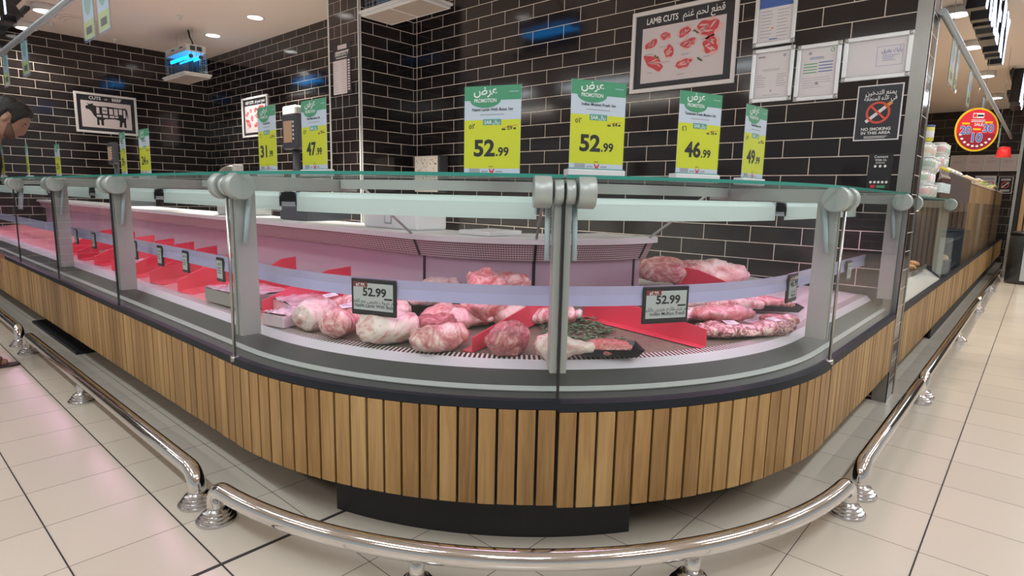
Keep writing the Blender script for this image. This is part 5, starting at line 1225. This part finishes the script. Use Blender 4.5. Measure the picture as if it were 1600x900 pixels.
# skeleton: facing +x, bowing toward the counter
nodes = [J(-.14, 0, .92, .125), J(-.12, 0, 1.06, .118), J(-.05, 0, 1.24, .135), J(.02, 0, 1.38, .118), J(.065, 0, 1.475, .055), J(.085, 0, 1.53, .052),
         J(.01, -.17, 1.37, .060), J(-.06, -.235, 1.10, .046), J(-.03, -.24, .86, .036), J(-.02, -.24, .80, .030),
         J(.01, .17, 1.37, .060), J(-.06, .235, 1.10, .046), J(-.03, .24, .86, .036), J(-.02, .24, .80, .030),
         J(-.13, -.095, .84, .088), J(-.09, -.10, .48, .058), J(-.16, -.10, .10, .038), J(-.05, -.11, .035, .032), J(.01, -.11, .025, .026),
         J(-.13, .095, .84, .088), J(-.10, .11, .48, .058), J(-.22, .12, .10, .038), J(-.11, .13, .035, .032), J(-.05, .13, .025, .026)]
edges = [(0, 1), (1, 2), (2, 3), (3, 4), (4, 5), (3, 6), (6, 7), (7, 8), (8, 9), (3, 10), (10, 11), (11, 12), (12, 13), (0, 14), (14, 15), (15, 16), (16, 17), (17, 18), (0, 19), (19, 20), (20, 21), (21, 22), (22, 23)]
mb = MB(); mesh_to_mb(skin_mesh(nodes, edges), mb)
for sy in (-1, 1):
    w = Vector((MX-.02, MY+sy*.24, .80))
    def hp(a, b, c, r_): return (w.x+b, w.y+c, w.z-a, r_)      # a: down the hand, b: toward the thumb side (forward), c: palm thickness
    hn = [hp(0, 0, 0, .028), hp(.05, 0, 0, (.034, .017)), hp(.09, 0, 0, (.036, .014))]; he = [(0, 1), (1, 2)]
    for dx, ln in ((.027, .068), (.009, .076), (-.010, .070), (-.027, .055)):
        b_ = len(hn); hn += [hp(.10, dx, 0, .010), hp(.10+ln*.55, dx*1.1, -sy*.006, .0088), hp(.10+ln, dx*1.1, -sy*.022, .0075)]; he += [(2, b_), (b_, b_+1), (b_+1, b_+2)]
    b_ = len(hn); hn += [hp(.045, .036, -sy*.006, .011), hp(.085, .050, -sy*.014, .009)]; he += [(1, b_), (b_, b_+1)]
    mesh_to_mb(skin_mesh(hn, he, 1), mb)
# head: stacked sections with a face profile (local: +x forward, +z up, origin at skull centre)
HM = Matrix.Translation((MX+.165, MY, 1.612)) @ Matrix.Rotation(radians(-14), 4, 'Z') @ Matrix.Rotation(radians(40), 4, 'Y')
sec = [(-.118, .040, .030, .028), (-.105, .034, .052, .046), (-.085, .026, .066, .056), (-.062, .018, .077, .062), (-.040, .010, .084, .066), (-.015, .004, .090, .070), (.010, -.001, .094, .073), (.035, -.003, .095, .075), (.060, -.006, .093, .074), (.085, -.010, .084, .066), (.102, -.014, .066, .052), (.114, -.016, .038, .030), (.118, -.016, .012, .010)]
def head_pt(i, a, grow=0.):
    z, xc, ax_, ay_ = sec[i]; c, s_ = cos(a), sin(a)
    x = xc+(ax_+grow)*(abs(c)**.9)*(1 if c > 0 else -1); y = (ay_+grow)*(abs(s_)**.9)*(1 if s_ > 0 else -1)
    return [x, y, z]
nh = 40; vs = []
for i in range(len(sec)):
    for j in range(nh):
        a = 2*pi*j/nh; p = head_pt(i, a); da = min(a, 2*pi-a); z = p[2]
        if da < .9:
            k = max(0, 1-da/.38)
            nose = {3: .004, 4: .026, 5: .022, 6: .012, 7: .004}.get(i, 0)*k*k; p[0] += nose
            if i == 6: p[0] -= .010*max(0, 1-abs(da-.38)/.2)
            if i == 7: p[0] += .004*max(0, 1-da/.6)
            if i == 2: p[0] += .007*k
            if i == 1: p[0] -= .002*k
        vs.append(HM @ Vector(p))
fs = [(i*nh+j, i*nh+(j+1) % nh, (i+1)*nh+(j+1) % nh, (i+1)*nh+j) for i in range(len(sec)-1) for j in range(nh)]+[tuple(range(nh-1, -1, -1)), tuple((len(sec)-1)*nh+j for j in range(nh))]
mb.add(vs, fs, 0, True)
for sy in (-1, 1):   # ears
    mb.ell(HM @ Vector((-.012, sy*.072, -.008)), .019, .010, .032, 14, rot=HM.to_3x3() @ Matrix.Rotation(sy*.35, 3, 'Z'))
T = thing('person', (MX, MY, 0), 'dark-haired man in a dark top bowing over the left counter', 'person')
M_skin = pm('skin', (.36, .20, .14), .5, sss=.1, noise_amt=.08)
body = mb.build('body', M_skin, T)
md = body.modifiers.new('fuse', 'REMESH'); md.mode = 'VOXEL'; md.voxel_size = .006; md.use_smooth_shade = True
md = body.modifiers.new('soft', 'SMOOTH'); md.factor = .4; md.iterations = 2
# hair, brows, stubble
def head_z(z, a, g):
    for i in range(len(sec)-1):
        if z <= sec[i+1][0] or i == len(sec)-2:
            k = min(1, max(0, (z-sec[i][0])/(sec[i+1][0]-sec[i][0]))); p, q = head_pt(i, a, g), head_pt(i+1, a, g); return Vector([p[n]+(q[n]-p[n])*k for n in range(2)]+[z])
def lerp_tab(tab, x):
    for (x0, y0), (x1, y1) in zip(tab, tab[1:]):
        if x <= x1: return y0+(y1-y0)*max(0, (x-x0)/(x1-x0))
    return tab[-1][1]
def head_shell(lo, hi, grow, name, mat, amp, rows=14, amax=pi+.1):
    mb = MB(); vs = []; n = 72
    for j in range(n):
        a = 2*pi*j/n; da = min(a, 2*pi-a); z0, z1 = lerp_tab(lo, da), lerp_tab(hi, da)
        for i in range(rows+1):
            t = i/rows; z = z0+(z1-z0)*(1-(1-t)**1.6); e = min(1, t*5) if hi is HAIR_HI else min(1, t*5, (1-t)*5)
            g = grow*e+amp*e*noise.noise(Vector((cos(a)*5, sin(a)*5, z*60))); p = head_z(z, a, g)
            if hi is HAIR_HI: p.z += g*max(0, (z-.03)/.09)*.9
            vs.append(HM @ p)
    fs = [(j*(rows+1)+i, ((j+1) % n)*(rows+1)+i, ((j+1) % n)*(rows+1)+i+1, j*(rows+1)+i+1) for j in range(n) for i in range(rows) if min(2*pi*(j+.5)/n, 2*pi-2*pi*(j+.5)/n) < amax]
    if hi is HAIR_HI: fs.append(tuple(j*(rows+1)+rows for j in range(n)))
    mb.add(vs, fs, 0, True); o = mb.build(name, mat, T); md = o.modifiers.new('t', 'SOLIDIFY'); md.thickness = .007; md.offset = -1; return o
HAIR_HI = [(0, .1178), (4, .1178)]
pm('black_hair', (.012, .010, .009), .55, bump=.6, noise_scale=120)
head_shell([(0, .074), (.5, .070), (.85, .055), (1.05, .025), (1.2, -.02), (1.38, -.025), (1.5, .02), (1.75, .03), (1.9, -.03), (2.2, -.065), (3.2, -.075)], HAIR_HI, .014, 'hair', MATS['black_hair'], .006)
head_shell([(0, -.117), (3.2, -.117)], [(0, -.082), (.35, -.078), (.6, -.068), (1.0, -.045), (1.3, -.022), (1.6, -.03), (3.2, -.06)], .0045, 'stubble', pm('stubble_skin', (.13, .072, .052), .7, noise_amt=.3, noise_scale=200), 0., 10, 1.5)
for sy in (-1, 1):
    mb = MB(); mb.ell(HM @ Vector((.084, sy*.032, .024)), .006, .017, .0045, 10, rot=HM.to_3x3()); mb.build('eyebrow', MATS['black_hair'], T)
    mb = MB(); mb.ell(HM @ Vector((.079, sy*.031, .006)), .006, .012, .005, 10, rot=HM.to_3x3()); mb.build('eye', M_dark, T)
mb = MB(); mb.ell(HM @ Vector((.090, 0, -.066)), .006, .022, .005, 10, rot=HM.to_3x3()); mb.build('lips', pm('lip_skin', (.34, .13, .11), .5), T)
# clothes
def cloth(nodes, edges, name, mat): mb = MB(); mesh_to_mb(skin_mesh(nodes, edges), mb); return mb.build(name, mat, T)
cloth([J(-.14, 0, .90, .140), J(-.12, 0, 1.06, .138), J(-.05, 0, 1.24, .152), J(.02, 0, 1.38, .130), J(.07, 0, 1.465, .072), J(.01, -.175, 1.37, .078), J(-.04, -.225, 1.16, .066), J(.01, .175, 1.37, .078), J(-.04, .225, 1.16, .066)], [(0, 1), (1, 2), (2, 3), (3, 4), (3, 5), (5, 6), (3, 7), (7, 8)], 'shirt', pm('dark_shirt', (.018, .022, .035), .8, noise_amt=.2))
cloth([J(-.14, 0, .95, .135), J(-.13, -.095, .84, .110), J(-.09, -.10, .48, .085), J(-.16, -.10, .12, .068), J(-.13, .095, .84, .110), J(-.10, .11, .48, .085), J(-.22, .12, .12, .068)], [(0, 1), (1, 2), (2, 3), (0, 4), (4, 5), (5, 6)], 'trousers', pm('taupe_trousers', (.36, .25, .21), .8, noise_amt=.12))
for x_, y_ in ((-.08, -.11), (-.14, .13)):
    mb = MB(); pts = [(-.11, -.035), (-.12, 0), (-.11, .035), (.02, .042), (.10, .045), (.14, .03), (.15, 0), (.14, -.03), (.10, -.045), (.02, -.042)]
    f = Fr((MX+x_, MY+y_, 0), (1, 0, 0), (0, 1, 0)); mb.fpoly(f, pts, .001, .014, 0); sd_ = mb.build('sandal', [pm('sandal_sole', (.05, .03, .025), .6)], T, bevel=.003)
    mb = MB(); mb.tube([(MX+x_+.03, MY+y_-.045, .012), (MX+x_+.05, MY+y_-.02, .062), (MX+x_+.05, MY+y_+.02, .062), (MX+x_+.03, MY+y_+.045, .012)], .010, 8); mb.build('strap', pm('sandal_strap', (.10, .045, .03), .6), sd_)

# chilled shelving at the end of the left aisle (seen mirrored in the counter glass)
random.seed(12)
T = thing('chilled_shelf', (-1.2, 14.2, 0), 'chilled produce shelving mirrored in the left counter glass', 'shelf')
mb = MB(); mb.box(-4.0, 1.4, 14.5, 14.6, 0, 2.2); mb.box(-4.0, 1.4, 13.7, 14.5, 0, .3); mb.build('cabinet_body', M_dark, T)
for z_ in (.55, .95, 1.35, 1.75):
    mb = MB(); mb.box(-4.0, 1.4, 13.8, 14.5, z_, z_+.03); mb.build('shelf_board', M_steel, T)
    mb = MB()
    for k in range(46): mb.ell((-3.9+k*.115, 13.95+random.random()*.2, z_+.09), .055, .06, .06+.03*random.random(), 8, random.choice([0, 0, 1, 2]) if z_ != 1.35 else random.choice([1, 1, 0]))
    o = mb.build('produce', [pm('white_goods', (.78, .76, .72), .5), pm('yellow_goods', (.75, .62, .06), .5), pm('green_goods', (.22, .36, .10), .5)], T); o['kind'] = 'stuff'
